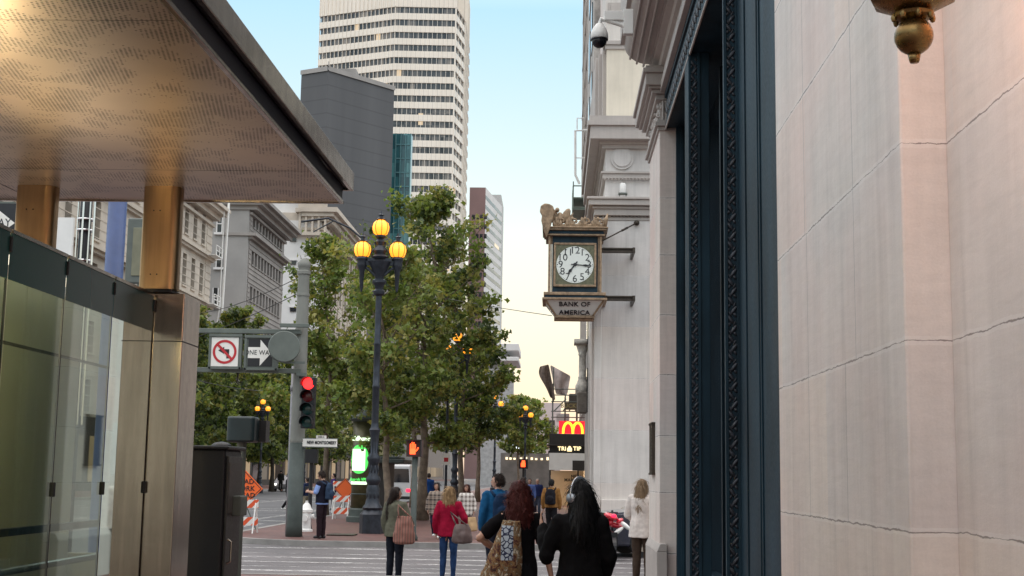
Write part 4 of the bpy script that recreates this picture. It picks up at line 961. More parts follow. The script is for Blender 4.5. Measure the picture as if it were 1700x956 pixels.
for i in range(4):
    p, q = Vector(P[i]), Vector(P[i+1]); Ln = (q-p).length; n_ = max(int(Ln/1.5), 1); u = (q-p)/Ln; nn = Vector((u.y, -u.x))
    for k in range(n_+1): c = p+u*(Ln*k/n_); pts = [c-u*.12, c+u*.12, c+u*.12+nn*.3, c-u*.12+nn*.3]; m.prism([(v_.x, v_.y) for v_ in pts], 'z', z_top, z_top+15)
m.build('crown_wall', M['spandrel_w'], HT)
# brown tower and pale slab
y_ = 560; xa, xb_ = ax(770, y_), ax(806, y_); zt3 = az(311, y_, 790)
BT = empty('brown_tower', ((xa+xb_)/2, 570, 0), 'reddish brown tower with square windows just right of the white high-rise', 'building')
M['brown'] = pm('brown_granite', (.20, .12, .115), .6, 0, .15, .1)
MB().box(xa, xb_-2.2, y_, y_+40, 0, zt3).build('wall', M['brown'], BT)
m = MB(); m.add([(xb_-2.2, y_, 0), (xb_+3.2, y_+40, 0), (xb_-2.2, y_+40, 0), (xb_-2.2, y_, zt3), (xb_+3.2, y_+40, zt3), (xb_-2.2, y_+40, zt3)], [(0, 1, 4, 3), (3, 4, 5), (1, 2, 5, 4)]); m.build('white_side', M['b3'], BT)
wmsh = MB().box(0, 1.25, -.12, 0, 0, 2.0).mesh('window', [M['dark_glass']]); first = 1
for r_ in range(22):
    for c in range(4):
        if zt3-14-r_*4.2 < 50: continue
        o = bpy.data.objects.new('window', wmsh); COL.objects.link(o); o.parent = BT; o.location = Vector((xa+1.2+c*1.75, y_, zt3-14-r_*4.2))-origin_of(BT)
m = MB()
for r_ in range(26): 
    z0 = zt3-5-r_*4.2; u = Vector((5.4, 40, 0)).normalized(); nn = Vector((u.y, -u.x, 0))
    a = Vector((xb_-2.2, y_, z0))+nn*.05; b_ = Vector((xb_+3.2, y_+40, z0))+nn*.05
    m.add([tuple(a), tuple(b_), tuple(b_+Vector((0, 0, 1.7))), tuple(a+Vector((0, 0, 1.7)))], [(0, 1, 2, 3)])
m.build('side_window_band', M['ribbon_glass'], BT)
xa, xb_ = ax(804, 620), ax(824, 620); zt4 = az(323, 620, 815)
PS = empty('pale_slab_tower', ((xa+xb_)/2, 630, 0), 'plain pale grey slab tower edge beside the open sky', 'building')
MB().box(xa, xb_, 620, 650, 0, zt4).build('wall', pm('pale_concrete', (.46, .46, .45), .7, 0, .08, .05), PS)
MB().box(xa+1.6, xa+2.8, 619.7, 620, 20, zt4-22).build('dark_slot', M['ribbon_glass'], PS)
# white stacked slabs
y_ = 230
WS = empty('white_slab_building', (ax(835, y_), y_+8, 0), 'modern white building of cantilevered horizontal slabs behind the tree edge', 'building')
xa, xb_ = ax(800, y_), ax(858, y_)
m = MB(); m.box(xa, xb_, y_, y_+16, az(582, y_, 840), az(570, y_, 840)); m.box(xa, xb_, y_, y_+16, az(599, y_, 840), az(592, y_, 840)); m.build('roof_slab', M['b3'], WS, bevel=.1)
m = MB(); m.box(xa, ax(832, y_), y_+3, y_+16, 0, az(571, y_, 840)); m.build('wall', pm('blue_grey_concrete', (.40, .42, .44), .7), WS)  # even blue-grey wall colour
m = MB(); m.box(xa, ax(849, y_-10), y_-10, y_-4, 0, az(613, y_-10, 840)); 
m.build('lower_block', pm('grey_block', (.38, .38, .38), .7), WS)
# closing buildings at the end of the avenue
rr = random.Random(5)
for i, (px0, px1, py, Y, nm, lb) in enumerate(((826, 872, 690, 340, 'low_building', 'low pale building closing the avenue behind the far trees'), (866, 930, 668, 300, 'cream_building', 'pinkish cream building at the far end of the avenue left of the net'))):
    xa, xb_ = ax(px0, Y), ax(px1, Y); z1 = az(py, Y, px0)
    o = empty(nm, ((xa+xb_)/2, Y+8, 0), lb, 'building'); MB().box(xa, xb_, Y, Y+16, 0, z1).build('wall', pm('pale_wall%d' % i, (.62, .52, .50), .8, 0, .1, .2), o)
    for r_ in range(int(z1/3.4)-1):
        for c in range(int((xb_-xa)/2.6)-0):
            MB().box(xa+.7+c*2.6, xa+2.1+c*2.6, Y-.1, Y, 2+r_*3.4, 4+r_*3.4).build('window', M['dark_glass'], o)
# street front of the avenue's far side, low storeys
for i, (y0, y1, z1, c, lb) in enumerate(((136, 150, 9, (.06, .055, .05), 'low dark storefront between the tan and the grey buildings'), (172, 194, 14, (.10, .08, .065), 'brown storefront block beyond the grey building'), (262, 330, 40, (.16, .15, .14), 'distant grey block beyond the buff arched front'), (331, 420, 34, (.2, .17, .15), 'farthest tan block on the far side of the avenue'))):
    o = empty('storefront_building', (XL-5, (y0+y1)/2, 0), lb, 'building'); mt = pm('storefront%d' % i, c, .8)
    MB().box(XL-12, XL, y0, y1, .1, z1).build('wall', mt, o)
    for q in range(int((y1-y0)/4)): MB().box(XL, XL+.1, y0+1+q*4, y0+3.6+q*4, 1, 3.6).build('shop_window', em('shop_glow%d%d' % (i, q), (1, .72, .4), .04+.16*rr.random()), o)
mm = [em('shop_glow_a', (1, .70, .38), .28), M['dark_glass'], em('shop_glow_b', (1, .8, .55), .08)]
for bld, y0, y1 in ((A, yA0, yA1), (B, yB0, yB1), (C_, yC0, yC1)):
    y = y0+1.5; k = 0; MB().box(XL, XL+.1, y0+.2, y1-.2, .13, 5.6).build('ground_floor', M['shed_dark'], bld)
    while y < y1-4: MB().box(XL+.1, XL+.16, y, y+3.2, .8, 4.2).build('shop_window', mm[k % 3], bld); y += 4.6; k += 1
# ------------------------------------------------------------------ trees
def leafmat(name, c1, c2):
    t = NT(name); n1 = t.noise(t.coord(), 1.2, 3); t.set(col=t.ramp(n1, [(.3, c1), (.7, c2)]), rough=.55)
    tl = t.n('BsdfTranslucent'); tl.inputs[0].default_value = (c2[0]*1.5, c2[1]*1.6, c2[2]*.9, 1); mx = t.n('MixShader'); mx.inputs[0].default_value = .3
    t.l(t.b.outputs[0], mx.inputs[1]); t.l(tl.outputs[0], mx.inputs[2]); t.l(mx.outputs[0], t.t.nodes['Material Output'].inputs[0]); return t.m
LEAF = [leafmat('leaf_green', (.11, .15, .034), (.20, .24, .06)), leafmat('leaf_olive', (.19, .19, .05), (.31, .28, .08)), leafmat('leaf_dark', (.035, .06, .022), (.065, .095, .03)), leafmat('leaf_bright', (.10, .16, .03), (.17, .24, .05))]
M['bark'] = pm('plane_bark', (.17, .13, .095), .85, 0, .45, 5, .6, 25, .01)
M['bark_dark'] = pm('dark_bark', (.06, .05, .04), .85, 0, .4, 5, .6, 25, .01)
def leaves_mesh(C, rng, size, spread, per, mats_w):
    "one leaf = 4 faces of a lobed blade, folded on the midrib"
    C = np.repeat(np.array(C), per, 0); n = len(C)
    P = C+rng.normal(0, 1, (n, 3))*np.array(spread)*rng.uniform(.5, 1.2, (n, 1))
    a = rng.uniform(0, 2*np.pi, n); tl = rng.normal(0, .7, n); s = size*rng.uniform(.45, 1.5, n)
    d = np.stack([np.cos(a)*np.cos(tl), np.sin(a)*np.cos(tl), np.sin(tl)-.25], 1); d /= np.linalg.norm(d, axis=1)[:, None]
    r = rng.normal(0, 1, (n, 3)); sd_ = np.cross(d, r); sd_ /= np.linalg.norm(sd_, axis=1)[:, None]; up = np.cross(d, sd_)
    S = s[:, None]
    V = np.stack([P-d*S*.5, P-d*S*.05+sd_*S*.52+up*S*.12, P+d*S*.12+sd_*S*.22+up*S*.05, P+d*S*.6, P+d*S*.12-sd_*S*.22+up*S*.05, P-d*S*.05-sd_*S*.52+up*S*.12], 1).reshape(-1, 3)
    b = (np.arange(n)*6)[:, None]
    Fc = np.concatenate([b+np.array([0, 1, 2]), b+np.array([0, 2, 3]), b+np.array([0, 3, 4]), b+np.array([0, 4, 5])], 1).reshape(-1, 3)
    clump = rng.choice(len(mats_w), (n+per-1)//per, p=mats_w); mi = np.repeat(np.repeat(clump, per)[:n], 4)
    jit = rng.random(n*4) < .12; mi = np.where(jit, rng.integers(0, len(mats_w), n*4), mi)
    return V, Fc, mi
def tri_obj(name, V, Fc, mi, mats, parent):
    me = bpy.data.meshes.new(name); me.vertices.add(len(V)); me.vertices.foreach_set('co', (V-np.array(origin_of(parent))).astype('f').ravel())
    me.loops.add(len(Fc)*3); me.loops.foreach_set('vertex_index', Fc.astype('i').ravel()); me.polygons.add(len(Fc)); me.polygons.foreach_set('loop_start', np.arange(0, len(Fc)*3, 3, dtype='i'))
    for m in mats: me.materials.append(m)
    me.polygons.foreach_set('material_index', mi.astype('i')); me.update(calc_edges=True); me.validate()
    o = bpy.data.objects.new(name, me); COL.objects.link(o); o.parent = parent; return o
def tree(label, x, y, h, r, seed, nleaf=9000, leaf=.15, tr=.16, lean=0, base=None, group=None, w=(.45, .25, .2, .1), name='plane_tree', bark=None, zb=.13, top_sparse=True, squash=1.0):
    rng = np.random.default_rng(seed); rd = random.Random(seed); T = empty(name, (x, y, zb), label, 'tree', group)
    base = base or h*.32; wood = MB(); tips = []
    tp = [Vector((x, y, zb-.05))]; n = 9
    for i in range(1, n+1):
        q = i/n; tp.append(Vector((x+lean*q*h+rd.gauss(0, .10)*q*2, y+rd.gauss(0, .10)*q*2, zb+h*.97*q)))
    rads = [tr*(1-.88*(i/n)**.8) for i in range(n+1)]; rads[0] = tr*1.35
    wood.ring(tp, rads, 10)
    def trunk_at(z):
        for i in range(n):
            if tp[i].z <= z <= tp[i+1].z: return tp[i].lerp(tp[i+1], (z-tp[i].z)/(tp[i+1].z-tp[i].z)), rads[i]
        return tp[-1], rads[-1]
    nl = int(16+h*1.1); ga = rd.random()*6.28
    for k in range(nl):
        q = (k+.5)/nl; z = zb+base*.95+(h*.96-base)*q**.9; ctr, rr_ = trunk_at(z); ga += 2.4+rd.gauss(0, .3)
        env = r*(math.sin(math.pi*min(max(.18+.80*q, 0), 1))**.75)*rd.uniform(.62, 1.15)
        el = R(12+45*q+rd.gauss(0, 8)); d = Vector((math.cos(ga)*math.cos(el), math.sin(ga)*math.cos(el)*squash, math.sin(el)))
        m_ = 5; pts = [ctr]; 
        for i in range(1, m_+1):
            d2 = (d+Vector((rd.gauss(0, .16), rd.gauss(0, .16), .10*i*.4+rd.gauss(0, .08)))).normalized(); pts.append(pts[-1]+d2*env/m_)
        wood.ring(pts, [max(rr_*.42*(1-.85*i/m_), .008) for i in range(m_+1)], 6)
        for i in range(1, m_+1):
            for s_ in range(2 if i < m_ else 3):
                e = Vector((rd.gauss(0, 1), rd.gauss(0, 1), rd.gauss(.25, .6))).normalized(); ln = env*.30*rd.uniform(.5, 1.2)*(1.15-.1*i)
                p1 = pts[i]+(d*.5+e).normalized()*ln*.5; p2 = p1+(d*.3+e+Vector((0, 0, .2))).normalized()*ln*.6
                wood.ring([pts[i], p1, p2], [.018, .011, .004], 4, cap=False)
                tips += [p1, p2, p1.lerp(p2, .5)] if i > 1 else [p2]
    tips.append(tp[-1]); tips.append(tp[-2])
    if top_sparse: tips = [t_ for t_ in tips if t_.z < zb+h*.62 or rd.random() < .42]
    wood.build('trunk', bark or M['bark'], T, smooth=True)
    per = max(int(nleaf/len(tips)), 3); V, Fc, mi = leaves_mesh([tuple(t_) for t_ in tips], rng, leaf, (.19*r/3.2+.04, .19*r/3.2+.04, .15*r/3.2+.03), per, list(w))
    tri_obj('crown', V, Fc, mi, LEAF, T); return T
GN = 'plane trees along the right-hand pavement'
tree('tallest plane tree with wispy top rising above the triple street lamp', at(705, 700, 48).x, 48, 12.2, 2.9, 11, 13500, .17, .19, .0, 2.6, GN)
tree('leafy plane tree whose left side spreads behind the traffic signal pole', at(650, 700, 44.5).x, 44.5, 9.2, 2.7, 21, 9500, .16, .15, -.06, 2.6, GN)
tree('slim light-topped plane tree nearest the signal pole', at(545, 700, 52).x, 52, 11.2, 2.7, 5, 10000, .16, .13, -.02, 3.4, GN, w=(.35, .25, .1, .3))
tree('dense plane tree forming the right edge of the big green mass', at(768, 700, 60).x, 60, 11.2, 2.3, 31, 10000, .18, .16, -.01, 2.6, GN, w=(.4, .2, .35, .05))
tree('second row plane tree filling the middle of the green mass', at(690, 700, 66).x, 66, 12.0, 3.2, 41, 11000, .19, .17, 0, 3.0, GN, w=(.4, .2, .35, .05))
tree('dark plane tree behind the blue jacketed man', at(795, 700, 82).x, 82, 10.0, 2.6, 51, 8000, .21, .16, 0, 3.2, GN, w=(.35, .2, .4, .05))
tree('far plane tree left of the dark fascia shed', at(862, 700, 100).x, 100, 7.4, 2.2, 61, 5000, .22, .12, 0, 3.2, GN)
tree('farthest small plane tree below the pink sky', at(885, 700, 125).x, 125, 8.4, 2.6, 71, 4500, .26, .12, 0, 3.2, GN)
GL = 'trees across the avenue'
LT = [(310, 92, 12.5, 4.0, 'tree across the avenue nearest the steel column'), (385, 104, 14.5, 3.8, 'rounded tree across the avenue above the no left turn sign'), (352, 118, 14.5, 4.4, 'tree across the avenue behind the no left turn sign'), (452, 112, 12.8, 4.2, 'tree across the avenue behind the round signal back'),
      (430, 150, 16.0, 4.8, 'tall tree across the avenue below the grey building'), (500, 140, 12.5, 4.5, 'tree across the avenue behind the traffic signal'), (545, 175, 15, 5, 'tree across the avenue below the white building'), (590, 215, 17, 6, 'distant tree across the avenue by the green kiosk'), (640, 260, 17, 6, 'most distant tree across the avenue')]
for i, (px, Y, h, r_, lb) in enumerate(LT): tree(lb, at(px, 780, Y).x, Y, h, r_, 100+i, 8000, .32, .2, 0, 2.4, GL, w=(.35, .12, .5, .03), bark=M['bark_dark'])
# ------------------------------------------------------------------ triple street lamp
M['amber'] = em('amber_globe', (1.0, .30, .012), 1.5, (.9, .5, .1)); M['amber_core'] = em('amber_core', (1.0, .62, .14), 9.0)
def street_lamp():
    T = empty('street_lamp', (0, 0, 0)); b = MB()
    b.lathe([(0.347, 0), (0.347, .52), (0.310, .56), (0.248, .64)], n=8); b.lathe([(0.248, .64), (0.285, .70), (0.211, .80), (0.167, 1.0), (0.192, 1.2), (0.149, 1.32), (0.205, 1.42), (0.205, 1.50), (0.136, 1.6), (0.130, 1.9), (0.186, 2.02), (0.186, 2.08), (0.105, 2.2), (0.124, 2.7), (0.155, 2.84), (0.105, 2.92), (0.105, 3.0), (0.068, 3.1)], n=16)
    for k in range(8):
        a = R(45*k+22.5); b.sphere((.15*math.cos(a), .15*math.sin(a), 1.05), (.045, .045, .16), 8); b.sphere((.125*math.cos(a), .125*math.sin(a), 1.75), (.03, .03, .13), 8); b.ring([(.105*math.cos(a), .105*math.sin(a), 2.2), (.118*math.cos(a), .118*math.sin(a), 2.7)], .012, 5)
    b.build('base', M['iron'], T, auto=True)
    b = MB(); b.lathe([(.10, 3.0), (.098, 4.0), (.108, 4.02), (.108, 4.08), (.095, 4.1), (.09, 5.2), (.10, 5.22), (.10, 5.27), (.088, 5.3), (.085, 6.6), (.16, 6.66), (.17, 6.74), (.11, 6.8), (.13, 6.9), (.20, 6.98), (.20, 7.05), (.12, 7.1), (.14, 7.2), (.30, 7.5), (.32, 7.58), (.16, 7.62)], n=14); b.build('pole', M['iron'], T, auto=True)
    b = MB(); b.box(-.58, .58, -.07, .07, 7.48, 7.60); b.box(-.34, .34, -.11, .11, 7.58, 7.68)
    b.lathe([(.20, 7.66), (.24, 7.72), (.15, 7.8), (.19, 7.9), (.10, 8.05), (.14, 8.16), (.08, 8.24), (.15, 8.30), (.15, 8.34)], n=12)
    for s_ in (-1, 1):
        b.ring([(s_*.20, 0, 7.66), (s_*.26, 0, 7.85), (s_*.12, 0, 8.0), (s_*.16, 0, 8.15)], .025, 6)
        for d in (.0, ): b.lathe([(.02, 6.72), (.05, 6.85), (.075, 7.3), (.12, 7.42), (.15, 7.50), (.13, 7.58), (.17, 7.66), (.15, 7.72)], (s_*.50, 0), 12)
        b.ring([(s_*.12, 0, 7.2), (s_*.30, 0, 7.36), (s_*.5, 0, 7.5)], (.05, .04, .05) if False else [.05, .04, .05], 6)
    b.build('crossarm', M['iron'], T, auto=True)
    for x, z in ((-.50, 7.92), (.50, 7.92), (0, 8.56)):
        g = MB(); g.lathe([(.10, -.22), (.19, -.17), (.235, -.05), (.24, .04), (.21, .14), (.14, .21), (.08, .24)], (x, 0), 20, 0, z)
        go = g.build('globe', M['amber'], T, smooth=True)
        c = MB()
        for k in range(8):
            a = R(45*k+10); c.ring([(x+rr_*math.cos(a), rr_*math.sin(a), z+q) for rr_, q in ((.11, -.22), (.20, -.17), (.245, -.05), (.25, .04), (.22, .14), (.15, .21), (.09, .25))], .008, 4)
        c.lathe([(.13, -.24), (.12, -.20)], (x, 0), 12, 0, z); c.lathe([(.10, .23), (.15, .25), (.06, .30), (.05, .36), (.10, .38), (.03, .42), (.012, .5)], (x, 0), 12, 0, z)
        c.build('cage', M['iron'], go)
    return T
lamp = street_lamp()
GLP = 'triple globe street lamps'
spots = [(at(617, 885, 37).x, 37, 1.0, 'nearest ornate triple globe street lamp on the brick pavement'), (at(750, 800, 57).x, 58.5, .9, 'triple globe street lamp showing through the big tree'), (at(822, 800, 120).x, 118, 1.0, 'distant triple globe street lamp at the right edge of the big tree'), (at(872, 800, 92).x, 90, .72, 'street lamp glowing amid small trees left of the shed'),
         (at(432, 780, 100).x, 100, .80, 'triple globe street lamp across the avenue right of the steel column'), (at(842, 800, 150).x, 150, 1.0, 'farthest street lamp low against the sky'), (at(505, 780, 118).x, 118, .8, 'street lamp across the avenue half hidden by the signal')]
for i, (x, y, s_, lb) in enumerate(spots):
    o = lamp if i == 0 else copy_tree(lamp); o.location = (x, y, .13); o.scale = (s_, s_, s_); tag(o, lb, 'street lamp', GLP)
lamp.rotation_euler = (0, 0, R(4))
# ------------------------------------------------------------------ signal pole with sign frames
YP = 34.4; pb = at(488, 889, YP)
sp_ = empty('signal_pole', (pb.x, YP, .13), 'thick grey green steel pole with a band above the dark lower half', 'pole')
zt_ = az(437, YP, 512); zd = az(735, YP, 495)
MB().lathe([(.22, .13), (.20, .4), (.195, zd)], (pb.x, YP), 20).build('lower_pole', M['pole_low'], sp_, smooth=True)
b = MB(); b.lathe([(.19, zd), (.19, zd+.05), (.15, zt_-.25)], (pb.x, YP), 20); b.lathe([(.18, zt_-.3), (.18, zt_-.22), (.155, zt_-.2), (.155, zt_-.12), (.17, zt_-.1), (.17, zt_), (.08, zt_+.12)], (pb.x, YP), 20)
b.lathe([(.2, zd+.02), (.205, zd+.04), (.2, zd+.1)], (pb.x, YP), 20); b.lathe([(.17, az(492, YP, 510)), (.175, az(492, YP, 510)+.05), (.17, az(492, YP, 510)+.08)], (pb.x, YP), 20)
b.build('pole', M['pole_paint'], sp_, auto=True)
# sign rack
rk = empty('sign_rack', (at(420, 580, YP).x, YP, at(420, 612, YP).z), 'grey rack of road signs hung left of the thick pole', 'sign rack')
b = MB()
for py in (551, 616): p0, p1 = at(325, py, YP-.2), at(500, py, YP-.2); b.box(p0.x-.5, p1.x, YP-.27, YP-.13, p1.z-.06, p1.z+.06)
p0, p1 = at(467, 541, YP-.2), at(508, 556, YP-.2); b.box(p0.x, p1.x+.1, YP-.4, YP-.30, p0.z-.05, p0.z+.05)
b.build('arm', M['grey_paint'], rk, bevel=.01)
def sgn(px0, px1, py0, py1, y, white=True):
    a, c = at(px0, py1, y), at(px1, py0, y); m = MB(); m.box(a.x, c.x, y, y+.16, a.z, c.z); o = m.build('sign_box', M['grey_paint'], rk, bevel=.012)
    m = MB(); m.box(a.x-.01, c.x+.01, y-.05, y, c.z-.05, c.z+.02); m.box(a.x-.01, a.x+.05, y-.03, y, a.z, c.z); m.box(c.x-.05, c.x+.01, y-.03, y, a.z, c.z); m.box(a.x, c.x, y-.03, y, a.z, a.z+.05); m.build('rim', M['grey_paint'], o)
    return o, a, c
y = YP-.45
o1, a, c = sgn(346, 402, 556, 612, y)
wx0, wx1, wz0, wz1 = at(350, 600, y).x, at(395, 600, y).x, at(370, 608, y).z, at(370, 560, y).z
MB().box(wx0, wx1, y-.012, y-.002, wz0, wz1).build('sign_face', M['white_sign'], o1)
cc = Vector(((wx0+wx1)/2, y-.02, (wz0+wz1)/2)); rad_ = (wx1-wx0)*.44
def ringface(b, c, r0, r1, y, n=40):
    vs = []; 
    for k in range(n): a = 2*math.pi*k/n; vs += [(c.x+r0*math.cos(a), y, c.z+r0*math.sin(a)), (c.x+r1*math.cos(a), y, c.z+r1*math.sin(a))]
    b.add(vs, [(2*k, 2*k+1, (2*k+3) % (2*n), (2*k+2) % (2*n)) for k in range(n)])
b = MB(); s_ = rad_; arr = [(.38, -.55), (.38, .22), (-.05, .22), (-.05, .42), (-.55, .12), (-.05, -.18), (-.05, .0), (.16, .0), (.16, -.55)]
b.add([(cc.x+u*s_, y-.018, cc.z+v_*s_) for u, v_ in arr], [tuple(range(len(arr)))]); b.build('turn_arrow', M['sign_black'], o1)
b = MB(); ringface(b, cc, rad_*.80, rad_, y-.022); q = .70; w_ = .075
b.add([(cc.x-q*s_*.86-w_*s_, y-.024, cc.z+q*s_*.86-w_*s_), (cc.x-q*s_*.86+w_*s_, y-.024, cc.z+q*s_*.86+w_*s_), (cc.x+q*s_*.86+w_*s_, y-.024, cc.z-q*s_*.86+w_*s_), (cc.x+q*s_*.86-w_*s_, y-.024, cc.z-q*s_*.86-w_*s_)], [(0, 1, 2, 3)]); b.build('ban_ring', M['sign_red'], o1)
def oneway(px0, px1, py0, py1, y, parent, ts=.17):
    a, c = at(px0, py1, y), at(px1, py0, y); W_, H_ = c.x-a.x, c.z-a.z
    o = MB().box(a.x, c.x, y-.012, y-.002, a.z, c.z).build('sign_face', M['sign_black'], parent)
    ar = [(.0, .30), (.50, .30), (.50, .02), (.97, .5), (.50, .98), (.50, .70), (.0, .70)]
    m = MB(); m.add([(a.x+u*W_, y-.018, a.z+v_*H_) for u, v_ in ar], [tuple(range(7))]); m.build('white_arrow', M['white_sign'], o)
    text('ONE WAY', ts, (a.x+W_*.44, y-.022, a.z+H_*.5), M['sign_black'], o, sx=.9)
    return o
o2, a, c = sgn(405, 462, 558, 614, y)
oneway(411, 453, 563, 608, y, o2)
# round signal back
rb = empty('round_signal_back', at(470, 575, YP-.8), 'large round grey green disc seen from behind beside the sign rack', 'signal')
b = MB(); c = at(472, 575, YP-.85); dv = Vector((-.22, 1, .0)).normalized(); b.ring([tuple(c), tuple(c+dv*.12)], [.40, .41], 36); b.ring([tuple(c+dv*-.015), tuple(c)], [.385, .40], 36); b.build('disc', M['grey_paint'], rb, auto=True)
b = MB(); b.box(c.x-.02, c.x+.5, YP-.66, YP-.6, c.z-.42, c.z-.36); b.build('bracket', M['grey_paint'], rb)
# second thin pole behind
q = at(489, 660, YP+.6); tp_ = empty('conduit_pole', (q.x, YP+.6, .13), 'slim grey conduit pole just left of the thick signal pole', 'pole')
MB().lathe([(.11, .13), (.11, az(608, YP+.6, 489))], (q.x, YP+.6), 14).lathe([(.125, 3.9), (.125, 4.05)], (q.x, YP+.6), 14).build('pole', pm('conduit_grey', (.27, .27, .29), .5), tp_, smooth=True)
# traffic signal
ts_ = at(511, 667, YP-.5)
tg = empty('traffic_signal', (ts_.x, YP-.3, at(511, 710, YP-.5).z), 'four lens traffic signal showing red on the thick pole', 'traffic signal')
zt_, zb_ = at(511, 626, YP-.5).z, at(511, 711, YP-.5).z; hh = (zt_-zb_)/4
b = MB(); b.box(ts_.x-.17, ts_.x+.17, YP-.5, YP-.25, zb_, zt_); b.box(ts_.x-.3, ts_.x-.1, YP-.3, YP-.2, zt_-.02, zt_+.04); b.build('housing', M['black'], tg, bevel=.02)
M['red_on'] = em('red_lens_lit', (1, .02, .02), 3.2, (.5, .02, .02)); M['red_off'] = NT('red_lens').set(col=(.12, .008, .01), rough=.2).m; M['green_off'] = NT('green_lens').set(col=(.01, .05, .045), rough=.2).m
for k, mt in enumerate((M['red_on'], M['red_off'], M['green_off'], M['green_off'])):
    z = zt_-hh*(k+.5); l = MB().sphere((ts_.x, YP-.5, z), (.15, .04, .15), 20).build('lens', mt, tg, smooth=True)
    v_ = MB(); n = 12; vs = []
    for i in range(n+1):
        a = R(-20+220*i/n)
        for y_ in (YP-.5, YP-.78): 
            for r_ in (.155, .165): vs.append((ts_.x+r_*math.cos(a), y_, z+r_*math.sin(a)))
    fs = []
    for i in range(n):
        a_ = 4*i; fs += [(a_, a_+4, a_+6, a_+2), (a_+1, a_+3, a_+7, a_+5), (a_+2, a_+6, a_+7, a_+3)]
    v_.add(vs, fs); v_.build('visor', M['black'], l)
b = MB(); b.box(ts_.x-.35, ts_.x-.1, YP-.4, YP-.34, zt_+.05, zt_+.11); b.build('bracket', M['grey_paint'], tg)
# street name signs
ns = empty('street_name_sign', at(535, 735, YP-.1), 'white street name plates fixed right of the thick pole', 'sign')
a, c = at(508, 741, YP-.1), at(560, 729, YP-.1)
MB().box(a.x-.1, c.x, YP-.12, YP-.09, a.z, c.z).build('plate', M['white_sign'], ns)
text('NEW MONTGOMERY', .115, ((a.x+c.x)/2, YP-.127, (a.z+c.z)/2), M['sign_black'], ns, sx=.66, bold=.004)
m = MB(); m.box(a.x-.12, c.x+.02, YP-.11, YP-.07, a.z-.025, a.z); m.box(a.x-.12, c.x+.02, YP-.11, YP-.07, c.z, c.z+.02); m.build('frame', M['grey_paint'], ns)
a2, c2 = at(525, 728, YP-.1), at(542, 723, YP-.1); MB().box(a2.x, c2.x, YP-.115, YP-.095, a2.z+.0, c2.z).build('small_plate', M['white_sign'], ns); text('000→', .07, ((a2.x+c2.x)/2, YP-.12, (a2.z+c2.z)/2), M['sign_black'], ns)
# far pedestrian signal on black post left of the man
q = at(517, 757, 38.5); o = empty('far_pedestrian_signal', (q.x, 38.5, .13), 'black pedestrian signal on a thin post behind the man with the phone', 'signal')
m = MB(); rbox(m, q.x-.18, q.x+.18, 38.4, 38.7, q.z-.2, q.z+.2, .04); m.build('housing', M['black'], o)
MB().lathe([(.09, .13), (.06, .3), (.055, q.z-.2)], (q.x-.0, 38.55), 12).build('post', M['black'], o)
# lit pedestrian signal right
q = at(687, 744, 33.4); o = empty('hand_signal', (q.x, 33.4, .13), 'pedestrian signal with lit orange hand on a dark green post', 'signal')
m = MB(); rbox(m, q.x-.19, q.x+.21, 33.4, 33.68, q.z-.21, q.z+.21, .03); m.build('housing', pm('red_lit_housing', (.06, .02, .02), .5), o)
m = MB(); m.box(q.x-.2, q.x+.2, 33.2, 33.4, q.z+.19, q.z+.21); m.box(q.x+.18, q.x+.2, 33.2, 33.4, q.z-.2, q.z+.2); m.build('visor', M['black'], o)
M['hand'] = em('orange_hand', (1, .07, .012), 3.5)
m = MB(); hx, hz, hy = q.x-.02, q.z-.03, 33.385
m.ring([(hx, hy, hz-.13), (hx, hy, hz-.06), (hx, hy, hz+.02)], [(.01, .05), (.01, .085), (.01, .085)], 10)
m = MB(); m.box(hx-.075, hx+.065, hy-.005, hy+.012, hz-.12, hz+.03)
for k, (dx, L_) in enumerate(((-.062, .11), (-.022, .15), (.018, .145), (.055, .10))): m.box(hx+dx-.014, hx+dx+.014, hy-.005, hy+.012, hz+.035, hz+.03+L_)
m.ring([(hx+.06, hy, hz-.05), (hx+.11, hy, hz), (hx+.135, hy, hz+.05)], .016, 6); m.build('hand_symbol', M['hand'], o)
MB().lathe([(.12, .13), (.12, .2), (.075, .3), (.07, q.z-.2)], (at(688, 800, 33.5).x, 33.5), 14).build('post', M['pole_low'], o, smooth=True)
# red hand signal far away
q = at(869, 770, 88); o = empty('distant_hand_signal', (q.x, 88, .13), 'distant pedestrian signal with a small orange hand left of the shed', 'signal')
MB().box(q.x-.3, q.x+.3, 88, 88.3, q.z-.32, q.z+.32).build('housing', M['black'], o); MB().box(q.x-.16, q.x+.12, 87.96, 88, q.z-.2, q.z+.08).box(q.x-.1, q.x+.1, 87.96, 88, q.z+.08, q.z+.22).build('hand_symbol', M['hand'], o); MB().lathe([(.08, .13), (.07, q.z-.3)], (q.x, 88.1), 8).build('post', M['black'], o)
